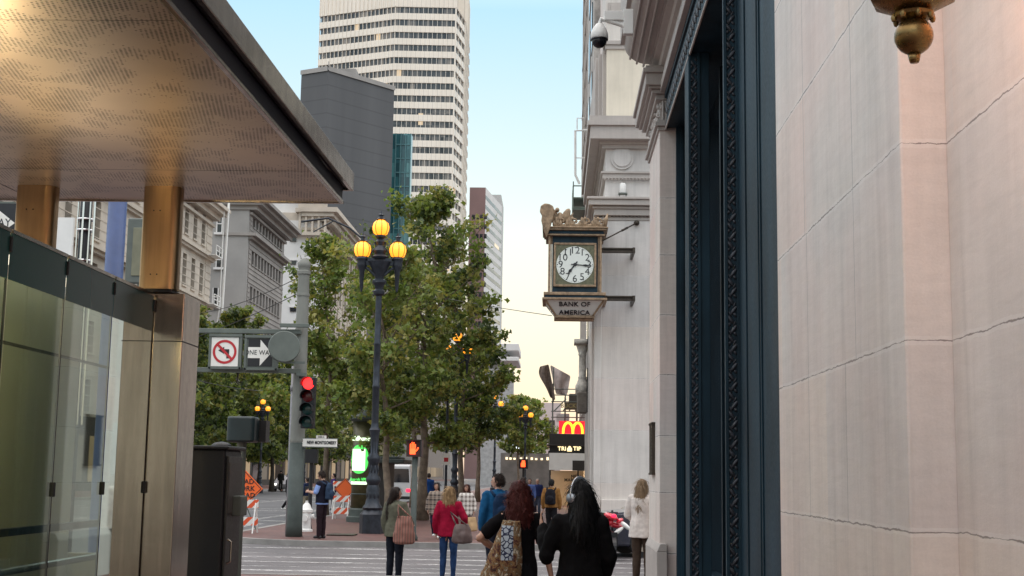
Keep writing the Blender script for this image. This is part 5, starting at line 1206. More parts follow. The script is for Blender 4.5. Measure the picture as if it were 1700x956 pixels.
# ------------------------------------------------------------------ green lit kiosk column
YK = 45; k0, k1 = at(578, 860, YK).x, at(614, 860, YK).x; kc = (k0+k1)/2+.1; kr = .46
kz = az(697, YK, 595)
ki = empty('advertising_column', (kc, YK+.4, .13), 'olive advertising column with glowing green and white poster behind the lamp base', 'kiosk')
M['kiosk'] = pm('kiosk_olive', (.07, .065, .03), .35, .3, .3, 5)
MB().lathe([(kr, .3), (kr, kz)], (kc, YK+.45), 28, 0).build('drum', M['kiosk'], ki, smooth=True)
m = MB(); m.lathe([(kr+.14, .13), (kr+.14, .3), (kr+.06, .34), (kr+.06, .55), (kr+.01, .6)], (kc, YK+.45), 28); m.lathe([(kr+.02, kz-.05), (kr+.16, kz+.04), (kr+.16, kz+.12), (.3, kz+.35), (.12, kz+.6), (.02, kz+.9)], (kc, YK+.45), 28)
m.lathe([(kr+.01, 1.05), (kr+.02, 1.07), (kr+.01, 1.09)], (kc, YK+.45), 28); m.build('base_and_roof', M['pole_low'], ki, auto=True)
M['kgreen'] = em('poster_green', (.10, .85, .14), .85, (.05, .3, .05)); M['kwhite'] = em('poster_white', (.78, 1, .68), 1.5)
def curved(px0, px1, py0, py1, r_, mat, name, round_=False, n=20):
    x0_, x1_ = at(px0, py0, YK).x, at(px1, py0, YK).x; z0_, z1_ = at(px0, py1, YK).z, at(px0, py0, YK).z; m = MB(); vs = []; fs = []
    for i in range(n+1):
        u = -1+2*i/n; x = (x0_+x1_)/2+u*(x1_-x0_)/2; yy = YK+.45-math.sqrt(max(r_*r_-min((x-kc)**2, r_*r_), 0)); hq = math.sqrt(max(1-abs(u)**2.4, 0)) if round_ else 1
        zc_2 = (z0_+z1_)/2; h_ = (z1_-z0_)/2*hq; vs += [(x, yy, zc_2-h_), (x, yy, zc_2+h_)]
    m.add(vs, [(2*i, 2*i+2, 2*i+3, 2*i+1) for i in range(n)]); m.build(name, mat, ki)
curved(581, 613, 738, 786, kr+.012, M['kgreen'], 'green_disc', True); curved(584, 607, 745, 781, kr+.018, M['kwhite'], 'white_patch')
text('cidborne', .21, ((k0+k1)/2+.02, YK-.03, at(596, 728, YK).z), M['kwhite'], ki, sx=.85, bold=.01); text('Superb VPN', .14, ((k0+k1)/2-.04, YK-.03, at(596, 796, YK).z), M['kgreen'], ki, sx=.8, bold=.006)
curved(580, 609, 799, 804, kr+.012, M['kwhite'], 'text_strip')
# newsstand behind
q0, q1 = at(618, 840, 50).x, at(646, 840, 50).x; o = empty('newsstand', ((q0+q1)/2, 51, .13), 'dark newsstand with flat roof right of the advertising column', 'kiosk')
zr = az(762, 50, 630); m = MB(); m.box(q0, q1-.1, 50, 52.2, .13, zr-.15); m.build('wall', M['shed_dark'], o); m = MB(); m.box(q0-.2, q1+.55, 49.6, 52.4, zr-.15, zr); m.box(q0, q1+.3, 49.8, 52.2, zr, zr+.1); m.build('roof', M['pole_low'], o, bevel=.03)
a, c = at(630, 755, 50.5), at(643, 703, 50.5); MB().box(a.x, c.x, 50.5, 50.8, a.z, c.z).build('cream_panel', pm('cream_panel', (.42, .38, .20), .6), o)
for px in (684, ): pass
# hydrant
q = at(508, 872, 37.5); o = empty('fire_hydrant', (q.x, 37.5, .13), 'white fire hydrant at the kerb behind the thick pole', 'hydrant')
m = MB(); m.lathe([(.19, 0), (.19, .05), (.14, .08), (.14, .5), (.18, .54), (.18, .6), (.14, .64), (.10, .74), (.04, .80), (.04, .85)], (q.x, 37.5), 16, 0, .13); m.build('barrel', M['white'], o, auto=True)
m = MB(); 
for dx in (-1, 1): m.ring([(q.x, 37.5, .55), (q.x+dx*.22, 37.5, .55)], .07, 10)
m.ring([(q.x, 37.5, .5), (q.x, 37.25, .5)], .09, 10); m.build('nozzle', M['white'], o)
# plate on the pavement
q = at(567, 885, 35.5); tag(MB().box(q.x-.35, q.x+.37, 35.2, 35.9, .134, .165).build('utility_plate', M['bronze_dark'], bevel=.01), 'flat dark steel plate lying on the brick pavement by the man', 'plate')
# road work sign and barricades
t = NT('barricade_stripe'); co = t.coord(); sp2 = t.n('SeparateXYZ'); t.l(co, sp2.inputs[0]); f_ = t.math('FRACT', t.math('DIVIDE', t.math('ADD', t.math('SUBTRACT', sp2.outputs[0], sp2.outputs[2]), 50), .30)); t.set(col=t.mix(t.math('GREATER_THAN', f_, .5), (.80, .78, .74), (.75, .10, .03)), rough=.4); M['stripe'] = t.m
def diamond(px, py, Y, half, lb, words, parent_name='road_work_sign'):
    c = at(px, py, Y); o = empty(parent_name, (c.x, Y, 0), lb, 'sign')
    m = MB(); m.prism([(c.x, c.z-half), (c.x+half, c.z), (c.x, c.z+half), (c.x-half, c.z)], 'y', Y, Y+.02); m.build('panel', M['orange'], o)
    m = MB(); h2, h3 = half*.93, half*.88; 
    for a_, b_ in (((0, -1), (1, 0)), ((1, 0), (0, 1)), ((0, 1), (-1, 0)), ((-1, 0), (0, -1))):
        m.add([(c.x+a_[0]*h2, Y-.006, c.z+a_[1]*h2), (c.x+b_[0]*h2, Y-.006, c.z+b_[1]*h2), (c.x+b_[0]*h3, Y-.006, c.z+b_[1]*h3), (c.x+a_[0]*h3, Y-.006, c.z+a_[1]*h3)], [(0, 1, 2, 3)])
    m.build('border', M['sign_black'], o)
    for i, s_ in enumerate(words): text(s_, half*.36, (c.x, Y-.008, c.z+half*(.36-.36*i)), M['sign_black'], o, ext=.002, bold=.004)
    m = MB(); m.ring([(c.x, Y+.05, 0), (c.x, Y+.05, c.z+half*.8)], .02, 6)
    for sx in (-.4, .4): m.ring([(c.x, Y+.05, c.z-half*.6), (c.x+sx, Y+.05+abs(sx)*.5, 0)], .018, 6)
    m.build('stand', M['grey_paint'], o)
diamond(405, 811, 38, .54, 'orange diamond road work ahead sign left of the pavement corner', ['ROAD', 'WORK', 'AHEAD']); diamond(573, 812, 56, .45, 'small orange diamond sign behind the advertising column', [])
def barricade(px, pys, Y, w_, lb):
    c = at(px, pys[0], Y); o = empty('barricade', (c.x, Y, 0), lb, 'barricade', 'striped road barricades')
    for py in pys: z = at(px, py, Y).z; MB().box(c.x-w_/2, c.x+w_/2, Y, Y+.03, z-.11, z+.11).build('board', M['stripe'], o)
    m = MB(); 
    for sx in (-1, 1):
        for dy in (-.35, .35): m.ring([(c.x+sx*w_*.42, Y+.05, at(px, pys[0], Y).z+.12), (c.x+sx*w_*.42, Y+.05+dy, 0)], .02, 6)
    m.build('leg', M['white'], o)
barricade(400, (836, 865), 36, .95, 'red and white striped barricade below the orange sign by the cabinet'); barricade(567, (828, 848), 48, .62, 'red and white striped barricade left of the advertising column'); barricade(562, (803, 870-6), 60, .5, 'farther striped barricade behind the advertising column')
# left end signs and masts behind the canopy
o = empty('one_way_sign', at(0, 370, 30), 'one way sign cut by the left edge below the canopy', 'sign')
a, c = at(-60, 402, 30), at(20, 338, 30); MB().box(a.x-.05, c.x+.05, 30, 30.1, a.z-.05, c.z+.05).build('sign_box', M['grey_paint'], o)
oneway(-62, 30, 338, 402, 29.98, o, .26); MB().ring([(a.x+.3, 30.2, 0), (a.x+.3, 30.2, c.z)], .1, 10).build('pole', M['grey_paint'], o)
Y = 24; xa, xb_ = ax(177, Y, 400), ax(207, Y, 400); tag(MB().lathe([(.2, .0), (.19, .2), ((xb_-xa)/2, .3), ((xb_-xa)/2, 9)], ((xa+xb_)/2, Y), 20, 0, .0).build('blue_post', pm('blue_paint', (.035, .07, .19), .45, 0, .2, 2), smooth=True), 'thick blue post seen between the two bronze columns', 'post')
Y = 22; xa, xb_ = ax(125, Y, 400), ax(155, Y, 400); o = empty('pipe_mast', ((xa+xb_)/2, Y, 0), 'dark mast clasped in bright steel rings beside the blue post', 'mast')
MB().lathe([(.10, 0), (.10, 9)], ((xa+xb_)/2, Y), 16).build('mast', M['black'], o, smooth=True)
m = MB()
for px in (127, 137, 147, 154): m.ring([(ax(px, Y-.1, 400), Y-.1-.05*(px == 137), 2.5), (ax(px, Y-.1, 400), Y-.1-.05*(px == 137), 9)], .016, 6)
for py in (365, 383, 433): m.lathe([(.15, -.015), (.155, 0), (.15, .015)], ((xa+xb_)/2, Y), 16, 0, az(py, Y, 140))
m.build('ring', NT('chrome').set(col=(.75, .75, .75), metal=1, rough=.15).m, o)
Y = 26; a, c = at(206, 470, Y), at(262, 362, Y); o = empty('display_frame', ((a.x+c.x)/2, Y, 0), 'grey framed olive panel between the blue post and the bronze column', 'panel')
m = MB(); m.box(a.x, c.x, Y, Y+.15, a.z, c.z); m.build('frame', M['grey_paint'], o, bevel=.03); MB().box(a.x+.13, c.x-.1, Y-.02, Y, a.z+.15, c.z-.2).build('panel', pm('olive_panel', (.22, .22, .15), .6), o, bevel=.01); MB().box((a.x+c.x)/2-.05, (a.x+c.x)/2+.05, Y+.03, Y+.1, 0, a.z).build('post', M['grey_paint'], o)
Y = 30; a, c = at(95, 480, Y), at(122, 340, Y); o = empty('white_panel_sign', ((a.x+c.x)/2, Y, 0), 'tall plain white panel right of the left bronze column', 'panel')
MB().box(a.x-.2, c.x+.02, Y, Y+.1, .1, c.z-.3).build('panel', M['white'], o)
# far headhouse with bright marquee
Y = 110; a, c = at(828, 800, Y), at(914, 752, Y); o = empty('marquee_kiosk', ((a.x+c.x)/2, Y+2, .13), 'low grey kiosk under a glaring white marquee at the far end of the pavement', 'kiosk')
MB().box(a.x, c.x, Y+3, Y+6, .13, c.z).build('wall', pm('kiosk_wall', (.16, .15, .14), .7, 0, .3, 1), o); m = MB(); 
rr = random.Random(2)
MB().box(ax(843, Y), ax(886, Y), Y, Y+.4, az(750, Y), az(737, Y)).build('sign_frame', M['grey_paint'], o)
for k in range(16): xx = ax(845+k*2.5, Y); m.box(xx, xx+.10, Y-.05, Y, az(749, Y)+.05, az(739, Y)-rr.random()*.15)
m.box(ax(845, Y), ax(885, Y), Y-.05, Y-.01, az(750, Y)+.02, az(749, Y)+.06)
m.build('marquee_light', em('marquee_white', (.85, .95, 1), 3), o)
M['small_warm'] = em('small_warm', (1, .8, .5), 1.6)
for k in range(9): xx = ax(832+k*9+rr.random()*5, Y); MB().box(xx, xx+.18, Y+2.9, Y+3, az(763, Y), az(760, Y)+rr.random()*.1).build('small_lamp', M['small_warm'], o)
# wires
def wire(p0, p1, sag, r_, name, lb):
    a, c = Vector(p0), Vector(p1); pts = [a.lerp(c, t/16)-Vector((0, 0, sag*4*(t/16)*(1-t/16))) for t in range(17)]; tag(MB().ring([tuple(p) for p in pts], r_, 5).build(name, M['black']), lb, 'wire')
wire(at(512, 452, YP), at(300, 522, 60), .3, .012, 'overhead_wire', 'thin wire running left from the top of the thick pole'); wire(at(512, 478, YP), at(250, 580, 50), .2, .012, 'overhead_wire', 'thin wire running left from the band of the thick pole')
wire(at(600, 460, 90), at(916, 524, 41), .2, .012, 'overhead_wire', 'thin wire reaching left from under the clock'); wire(at(330, 632, 36), at(480, 645, 80), .2, .012, 'overhead_wire', 'lower wire crossing below the sign rack')
# curved bracket arm above the tree at the lamp
q = [at(500, 368, 60), at(545, 362, 60), at(580, 378, 60), at(600, 395, 60)]
tag(MB().ring([tuple(p) for p in q], .05, 6).ring([tuple(at(520, 385, 60)), tuple(at(555, 366, 60))], .03, 6).build('trolley_bracket', M['iron']), 'dark curved bracket arm behind the triple lamp', 'bracket')
# thin lamp post with small plate in the middle distance
q = at(741, 762, 50); o = empty('parking_sign', (q.x, 50, .13), 'small white and red parking plate on a dark post between the women', 'sign')
MB().box(q.x-.14, q.x+.14, 49.9, 49.92, q.z-.22, q.z+.22).build('plate', M['white_sign'], o); MB().box(q.x-.08, q.x+.08, 49.89, 49.9, q.z-.1, q.z+.05).build('red_mark', M['sign_red'], o); MB().lathe([(.15, .13), (.1, .5), (.08, 1.2), (.05, 1.4), (.045, 6.5)], (q.x, 50), 10).build('post', M['iron'], o)
# ------------------------------------------------------------------ vehicles
def vehicle(name, lb, loc, rot, L_, W_, H_, body, kind='sedan', tail=True):
    T = empty(name, (0, 0, 0), lb, 'car'); hw = W_/2
    if kind == 'sedan': pr = [(-L_/2, .35), (-L_/2+.02, .75), (-L_/2+.12, .98), (-L_/2+.75, 1.04), (-L_/2+1.35, 1.38), (-L_/2+1.9, H_), (-.1, H_), (.55, H_-.08), (1.15, 1.02), (L_/2-.5, .88), (L_/2-.06, .70), (L_/2, .4), (L_/2-.1, .25), (-L_/2+.1, .25)]
    else: pr = [(-L_/2, .35), (-L_/2, H_-.1), (-L_/2+.15, H_), (L_/2-1.5, H_), (L_/2-.9, 1.2), (L_/2-.1, 1.05), (L_/2, .7), (L_/2-.05, .3)]
    m = MB(); n = len(pr)
    def sec(x, s): return [(x, y, z) if z < 1.05 else (x*s, y, z) for y, z in pr]
    vs = sec(-hw, .84)+sec(-hw*.0, 1)+sec(hw, .84); m.add(sec(-hw, .84)+sec(hw, .84), [tuple(range(n)), tuple(range(n, 2*n))[::-1]]+[(i, (i+1) % n, n+(i+1) % n, n+i) for i in range(n)])
    # x is width, y length
    o = m.build('body', body, T, bevel=.05)
    g = MB()
    if kind == 'sedan':
        for s_ in (-1, 1): g.add([(s_*(hw*.93), -L_/2+1.25, 1.08), (s_*hw*.93, 1.0, 1.08), (s_*hw*.86, .5, H_-.1), (s_*hw*.86, -L_/2+1.85, H_-.1)], [(0, 1, 2, 3)])
        g.add([(-hw*.75, -L_/2+.82, 1.08), (hw*.75, -L_/2+.82, 1.08), (hw*.7, -L_/2+1.72, H_-.05), (-hw*.7, -L_/2+1.72, H_-.05)], [(0, 1, 2, 3)])
    else:
        g.add([(-hw*.8, -L_/2-.01, H_*.55), (hw*.8, -L_/2-.01, H_*.55), (hw*.75, -L_/2-.01, H_-.25), (-hw*.75, -L_/2-.01, H_-.25)], [(0, 1, 2, 3)])
    g.build('window', M['dark_glass'], T)
    for sx in (-1, 1):
        for yy in (-L_/2+.85, L_/2-.85):
            w2 = MB().ring([(sx*(hw-.2), yy, .33), (sx*(hw+.01), yy, .33)], .33, 24).build('wheel', M['black'], T); MB().ring([(sx*(hw+.01), yy, .33), (sx*(hw+.02), yy, .33)], .2, 16).build('rim', M['fascia'], w2)
        t1 = MB().box(sx*hw*.98, sx*hw*.62, -L_/2-.02, -L_/2+.06, .72, .9).build('tail_light', M['tail_red'], T, bevel=.02)
        MB().box(sx*hw*.6, sx*hw*.9, L_/2-.1, L_/2+.01, .58, .72).build('headlight', M['head_white'], T)
    MB().box(-.26, .26, -L_/2-.03, -L_/2, .55, .67).build('plate', M['white_sign'], T); MB().box(-hw*.95, hw*.95, -L_/2-.06, -L_/2+.1, .3, .48).build('bumper', M['black'], T, bevel=.03)
    T.location = loc; T.rotation_euler = (0, 0, rot); return T
M['tail_red'] = em('tail_red', (1, .015, .06), 2.2, (.5, .02, .03)); M['head_white'] = em('head_white', (1, .95, .85), 3)
paint = NT('dark_blue_paint').set(col=(.012, .016, .035), rough=.15, coat=1.0).m
tc = at(1005, 900, 30.3)
vehicle('dark_car', 'dark blue car with glowing red tail light waiting on the side street', (tc.x+2.05, 31.3, 0), R(-78), 4.5, 1.8, 1.42, paint)
vehicle('white_van', 'white van driving away on the avenue behind the long-haired woman', (at(662, 800, 78).x-.1, 80, 0), 0, 5.2, 1.95, 2.3, NT('white_car_paint').set(col=(.6, .62, .64), rough=.3).m, 'van')
vehicle('red_lit_car', 'dark car with red tail lights on the avenue beyond the plaid jackets', (at(610, 800, 100).x-1, 104, 0), 0, 4.5, 1.8, 1.45, paint)
vehicle('far_car', 'distant car on the avenue in front of the far storefronts', (at(470, 800, 118).x, 120, 0), R(180), 4.5, 1.8, 1.45, NT('grey_car_paint').set(col=(.2, .2, .22), rough=.3).m)
# small red motor scooter
q = at(1018, 880, 29.2)
o = empty('motor_scooter', (q.x, 29.2, 0), 'red and white motor scooter in front of the dark car', 'scooter')
m = MB()
for dx, dy, dz, r_, a_ in ((-.05, 0, .93, (.17, .22, .07), 20), (-.10, .1, .80, (.13, .2, .08), -25), (.06, .3, .74, (.22, .3, .07), 10), (-.16, -.05, .86, (.07, .1, .05), 40), (.14, .0, .84, (.09, .12, .05), -30)): m.sphere((q.x+dx, 29.2+dy, dz), r_, 12, 0, Matrix.Rotation(R(a_), 3, 'Y'))
m.build('fairing', NT('scooter_red').set(col=(.7, .02, .05), rough=.2, coat=1.0).m, o, smooth=True)
m = MB(); m.sphere((q.x+.26, 29.15, .74), (.15, .07, .05), 12, 0, Matrix.Rotation(R(38), 3, 'Y')); m.sphere((q.x+.10, 29.12, .62), (.15, .06, .045), 12, 0, Matrix.Rotation(R(-38), 3, 'Y')); m.build('side_panel', M['white'], o, smooth=True)
for yy in (28.9, 29.9): m = MB(); m.ring([(q.x-.05, yy, .25), (q.x+.05, yy, .25)], .25, 20); m.build('wheel', M['black'], o)
MB().sphere((q.x, 28.98, .95), (.06, .03, .04), 10).build('tail_light', M['tail_red'], o)
m = MB(); m.box(q.x-.08, q.x+.08, 28.9, 29.9, .3, .6); m.ring([(q.x, 29.8, .3), (q.x, 29.7, 1.05)], .025, 8); m.ring([(q.x-.12, 29.65, 1.0), (q.x+.12, 29.65, 1.0)], .018, 8); m.build('frame', M['black'], o)
# ------------------------------------------------------------------ people
M['skin'] = pm('skin', (.50, .29, .21), .5, 0, .08, 12, .05, 80, sss=.05); M['skin_pale'] = pm('skin_pale', (.62, .42, .33), .5, 0, .08, 12, .05, 80, sss=.05); M['skin_brown'] = pm('skin_brown', (.26, .14, .09), .5, 0, .08, 12, .05, 80)
def cloth(name, col, var=.18, scale=9, **kw): return pm('cloth_'+name, col, .92, 0, var, scale, .35, 160, .002, spec=.12, **kw)
def hairm(name, col): return pm('hair_'+name, col, .6, 0, .45, 10, .9, 26, .006, (3, 3, .35), spec=.25)
HAIR = {'dark': hairm('dark', (.022, .013, .010)), 'brown': hairm('brown', (.07, .022, .016)), 'blonde': hairm('blonde', (.34, .22, .11)), 'ash': hairm('ash', (.26, .18, .11)), 'black': hairm('black', (.006, .006, .007)), 'auburn': hairm('auburn', (.075, .016, .014)), 'grey': hairm('grey', (.25, .24, .23))}
EYE = NT('eye_dark').set(col=(.01, .008, .007), rough=.2).m; LIP = NT('lip').set(col=(.32, .10, .09), rough=.5).m
def hand_shapes(b, w_, d, thumb_side, palm_n, curl=.35, s_=1.0):
    "palm, four unequal bent fingers and a thumb; w_ wrist, d pointing direction, thumb_side unit vector, palm_n palm normal"
    d = d.normalized(); t_ = (thumb_side-d*thumb_side.dot(d)).normalized(); n_ = d.cross(t_); n_ = n_ if n_.dot(palm_n) > 0 else -n_
    q = Matrix((t_, n_, d)).transposed()
    b.sphere(w_+d*.045*s_, (.040*s_, .017*s_, .052*s_), 10, 0, q); b.limb([w_-d*.02, w_+d*.03*s_], [.026, .024], 10)
    for k, ln in enumerate((.070, .080, .075, .058)):
        base = w_+d*.085*s_+t_*(.030-.020*k)*s_; d1 = (d*math.cos(curl*.5)+n_*math.sin(curl*.5)+t_*(.12-.08*k)).normalized(); d2 = (d*math.cos(curl*1.6)+n_*math.sin(curl*1.6)+t_*(.10-.07*k)).normalized()
        b.limb([base-d*.02, base+d1*ln*.5*s_, base+d1*ln*.5*s_+d2*ln*.5*s_], [.0095, .0088, .0072], 8)
    base = w_+d*.025*s_+t_*.03*s_; b.limb([base, base+(d*.6+t_*.8).normalized()*.035*s_, base+(d*.6+t_*.8).normalized()*.035*s_+(d*.9+t_*.35+n_*.2).normalized()*.03*s_], [.013, .011, .009], 8)
def strands(o, n, ln, wave, mat, rd_seed=1):
    "loose locks laid over the hair surface, hanging down along it, added to the same mesh"
    rd = random.Random(rd_seed); me = o.data; vs = me.vertices; N = len(vs); V = []; Fc = []
    for _ in range(n):
        v = vs[rd.randrange(N)]; p = v.co.copy(); nr = v.normal.copy(); L_ = ln*rd.uniform(.5, 1.4); seg = 6; ph = rd.random()*6.3; w_ = rd.uniform(.003, .007)
        side = nr.cross(Vector((0, 0, 1))); 
        if side.length < .1: continue
        side.normalize(); d = side.cross(nr); d = -d if d.z > 0 else d; b = len(V); drift = rd.gauss(0, .25)
        for i in range(seg+1):
            t_ = i/seg; q = p+d*L_*t_+nr*(.002+.012*math.sin(math.pi*t_)*rd.uniform(.5, 1)+.006*t_)+side*(drift*L_*t_+wave*math.sin(ph+t_*9)); ww = w_*(1-t_*.75)
            V += [q-side*ww, q+side*ww+nr*.001]
        Fc += [(b+2*i, b+2*i+1, b+2*i+3, b+2*i+2) for i in range(seg)]
    ol = [tuple(v.co) for v in vs]; of = [tuple(p.vertices) for p in me.polygons]; k = len(ol)
    m2 = bpy.data.meshes.new('hair'); m2.from_pydata(ol+[tuple(v) for v in V], [], of+[tuple(k+i for i in f) for f in Fc]); m2.materials.append(mat); m2.polygons.foreach_set('use_smooth', [True]*len(m2.polygons)); o.data = m2
def rotz(mb, ang, c=(0, 0), tilt=0, pz=1.45):
    m = Matrix.Translation((c[0], c[1], pz)) @ Matrix.Rotation(ang, 4, 'Z') @ Matrix.Rotation(tilt, 4, 'X') @ Matrix.Translation((-c[0], -c[1], -pz)); mb.v = [tuple(m @ Vector(v)) for v in mb.v]; return mb
def merge(a, b): a.add(b.v, b.f, 0); return a
def person(label, X, Y, h, rot=0, zb=.13, arms=None, legs=None, skin=None, head=0, tilt=0, hair=('dark', 'short'), top=None, bottom=None, shoe=None, voxel=.014, sleeve='long', hem=.88, loose=.02, male=False, group=None, trouser_loose=.012, scale_w=1.0):
    T = empty('person', (0, 0, 0), label, 'person', group); k_ = 1.06 if male else 1.0
    sh = .185*k_
    A = {-1: [Vector((-.235, -.01, 1.11)), Vector((-.245, .05, .87)), Vector((-.24, .08, .75))], 1: [Vector((.235, -.01, 1.11)), Vector((.245, .05, .87)), Vector((.24, .08, .75))]}
    for s_, v in (arms or {}).items(): A[s_] = [Vector(q) for q in v]
    Lg = {-1: [Vector((-.095, .01, .48)), Vector((-.10, 0, .09))], 1: [Vector((.095, .01, .48)), Vector((.10, 0, .09))]}
    for s_, v in (legs or {}).items(): Lg[s_] = [Vector(q) for q in v]
    b = MB(); wst = .125 if not male else .145; hp = .168 if not male else .158
    rows = [(0, 0, .82, .14, .10), (0, -.01, .90, hp, .118), (0, 0, 1.0, hp-.012, .108), (0, .0, 1.10, wst, .095), (0, .005, 1.22, .140*k_, .105), (0, .005, 1.32, .155*k_, .11), (0, 0, 1.39, .165*k_, .09), (0, -.005, 1.43, .11, .07), (0, -.008, 1.47, .052, .052)]
    b.rows(rows, 20)
    for s_ in (-1, 1):
        S = Vector((s_*sh*.93, -.005, 1.385)); E, W_, Tp = A[s_]
        b.limb([Vector((s_*.08, 0, 1.39)), S, S.lerp(E, .5), E, E.lerp(W_, .35), W_], [.06, .054, .046, .038, .037, .026], 10)
        d = (Tp-W_).normalized(); inw = Vector((-s_, 0, 0)); th = Vector((0, 1, 0)) if abs(d.z) > .6 else Vector((-s_*.3, 0, 1)); pn = inw if abs(d.z) > .6 else Vector((0, -.3, -1))
        hand_shapes(b, W_, d, th, pn)
        Hp = Vector((s_*.088, -.005, .88)); K, An = Lg[s_]
        b.limb([Hp, Hp.lerp(K, .5), K, K.lerp(An, .35), An], [.088, .073, .055, .053, .036], 12)
        f = An+Vector((0, .13, -.055)); b.limb([An+Vector((0, -.03, -.05)), An+Vector((0, .06, -.045)), f], [.034, .034, .026], 10)
    hd = MB(); hd.sphere((0, .01, 1.60), (.073, .092, .105), 20); hd.sphere((0, .042, 1.54), (.050, .052, .05), 14); hd.sphere((0, .106, 1.582), (.012, .017, .02), 8); hd.ring([(0, .095, 1.62), (0, .112, 1.585)], [.008, .011], 8)
    hd.sphere((0, .092, 1.545), (.024, .012, .012), 8)
    for s_ in (-1, 1): hd.sphere((s_*.074, .0, 1.59), (.010, .020, .03), 8); hd.sphere((s_*.03, .082, 1.625), (.024, .012, .008), 8)
    hd.limb([Vector((0, -.012, 1.40)), Vector((0, .0, 1.52))], [.054, .048], 12)
    rotz(hd, head, (0, 0), tilt, 1.47); merge(b, hd)
    body = bake(b, 'body', skin or M['skin'], T, min(voxel, .011), 3)
    e = MB()
    for s_ in (-1, 1): e.sphere((s_*.030, .094, 1.606), (.014, .008, .007), 10)
    rotz(e, head, (0, 0), tilt, 1.47).build('eye', EYE, body, smooth=True)
    rotz(MB().sphere((0, .104, 1.543), (.022, .007, .007), 10), head, (0, 0), tilt, 1.47).build('mouth', LIP, body, smooth=True)
    fold = lambda p: .011*noise.noise(Vector((p.x*9, p.y*9, p.z*4)))+.007*noise.noise(Vector((p.x*20, p.y*20, p.z*16+3)))
    if bottom:
        c = MB(); o_ = trouser_loose
        c.rows([(0, 0, .80, .10, .09), (0, -.01, .86, hp+o_, .125+o_), (0, -.005, .92, hp+.002+o_, .122+o_), (0, 0, 1.02, hp-.012+o_, .112+o_)], 20)
        for s_ in (-1, 1):
            Hp = Vector((s_*.088, -.005, .88)); K, An = Lg[s_]; c.limb([Hp, Hp.lerp(K, .5), K, K.lerp(An, .4), An+Vector((0, 0, .0))], [.092+o_*.5, .080+o_, .063+o_, .060+o_, .046+o_*1.2], 12)
        bake(c, 'trousers', bottom, T, voxel, 4, fold)
    if top:
        c = MB(); o_ = loose; lo = hem
        rr_ = [(0, 0, .82, .14, .10)]
        def w_at(z): 
            pts = [(.6, hp+.02, .13), (.90, hp, .118), (1.0, hp-.012, .110), (1.10, wst+.012, .10), (1.22, .142*k_, .108), (1.32, .157*k_, .112), (1.39, .160*k_, .092)]
            for (a0, a1, a2), (c0, c1, c2) in zip(pts[:-1], pts[1:]):
                if a0 <= z <= c0: t_ = (z-a0)/(c0-a0); return a1+(c1-a1)*t_, a2+(c2-a2)*t_
            return pts[0][1:] if z < .6 else pts[-1][1:]
        zs = [lo, lo+.015]+[z for z in (.75, .85, .95, 1.05, 1.15, 1.25, 1.33, 1.39) if z > lo+.05]
        rr_ = [(0, 0, z, w_at(z)[0]+o_+(.012 if z < 1 else 0), w_at(z)[1]+o_+.006) for z in zs]+[(0, -.005, 1.43, .115+o_*.4, .075+o_*.4), (0, -.008, 1.465, .066, .062), (0, -.008, 1.475, .06, .057)]
        c.rows(rr_, 24)
        for s_ in (-1, 1):
            S = Vector((s_*sh*.93, -.005, 1.38)); E, W_, Tp = A[s_]
            if sleeve == 'long': c.limb([Vector((s_*.08, 0, 1.385)), S, S.lerp(E, .5), E, E.lerp(W_, .5), W_-(W_-E).normalized()*.01], [.064+o_*.4, .060+o_*.6, .056+o_*.7, .050+o_*.7, .046+o_*.7, .036+o_*.6], 12)
            elif sleeve == 'short': c.limb([Vector((s_*.08, 0, 1.385)), S, S.lerp(E, .45), S.lerp(E, .68)], [.060+o_*.4, .058+o_*.6, .056+o_*.7, .056+o_], 12)
            else: c.limb([Vector((s_*.08, 0, 1.385)), S*1.0], [.06+o_*.4, .056+o_*.6], 12)
        bake(c, 'top', top, T, voxel, 4, fold)
    if shoe:
        for s_ in (-1, 1):
            An = Lg[s_][1]; f = An+Vector((0, .13, -.05)); bake(MB().limb([An+Vector((0, -.035, -.045)), An+Vector((0, .05, -.04)), f], [.044, .042, .034], 12), 'shoe', shoe, T, voxel, 2)
    col, st = hair; H_ = MB()
    H_.sphere((0, -.008, 1.625), (.086, .100, .098), 18); H_.sphere((0, -.035, 1.58), (.082, .080, .09), 16)
    if st == 'long': H_.rows([(0, -.05, 1.60, .088, .075), (0, -.055, 1.50, .098, .07), (0, -.075, 1.40, .105, .06), (0, -.095, 1.28, .095, .05), (0, -.105, 1.17, .06, .035), (0, -.11, 1.12, .02, .02)], 18); H_.sphere((-.07, .01, 1.55), (.03, .05, .10), 10); H_.sphere((.07, .01, 1.55), (.03, .05, .10), 10)
    if st == 'verylong': H_.rows([(0, -.03, 1.63, .100, .09), (0, -.045, 1.54, .125, .09), (.0, -.06, 1.44, .155, .085), (.0, -.08, 1.35, .165, .075), (.0, -.09, 1.27, .13, .06), (0, -.1, 1.22, .07, .03)], 18); H_.sphere((-.075, .02, 1.55), (.03, .06, .13), 10); H_.sphere((.075, .02, 1.50), (.035, .06, .15), 10)
    if st == 'tail': H_.rows([(0, -.05, 1.58, .07, .06), (-.01, -.09, 1.48, .062, .05), (-.025, -.11, 1.36, .07, .05), (-.035, -.12, 1.24, .066, .045), (-.04, -.12, 1.14, .045, .035), (-.04, -.12, 1.06, .015, .015)], 16)
    if st == 'bob': H_.rows([(0, -.02, 1.62, .094, .088), (0, -.03, 1.54, .106, .088), (0, -.04, 1.46, .112, .085), (0, -.05, 1.40, .095, .07), (0, -.05, 1.37, .05, .04)], 18)
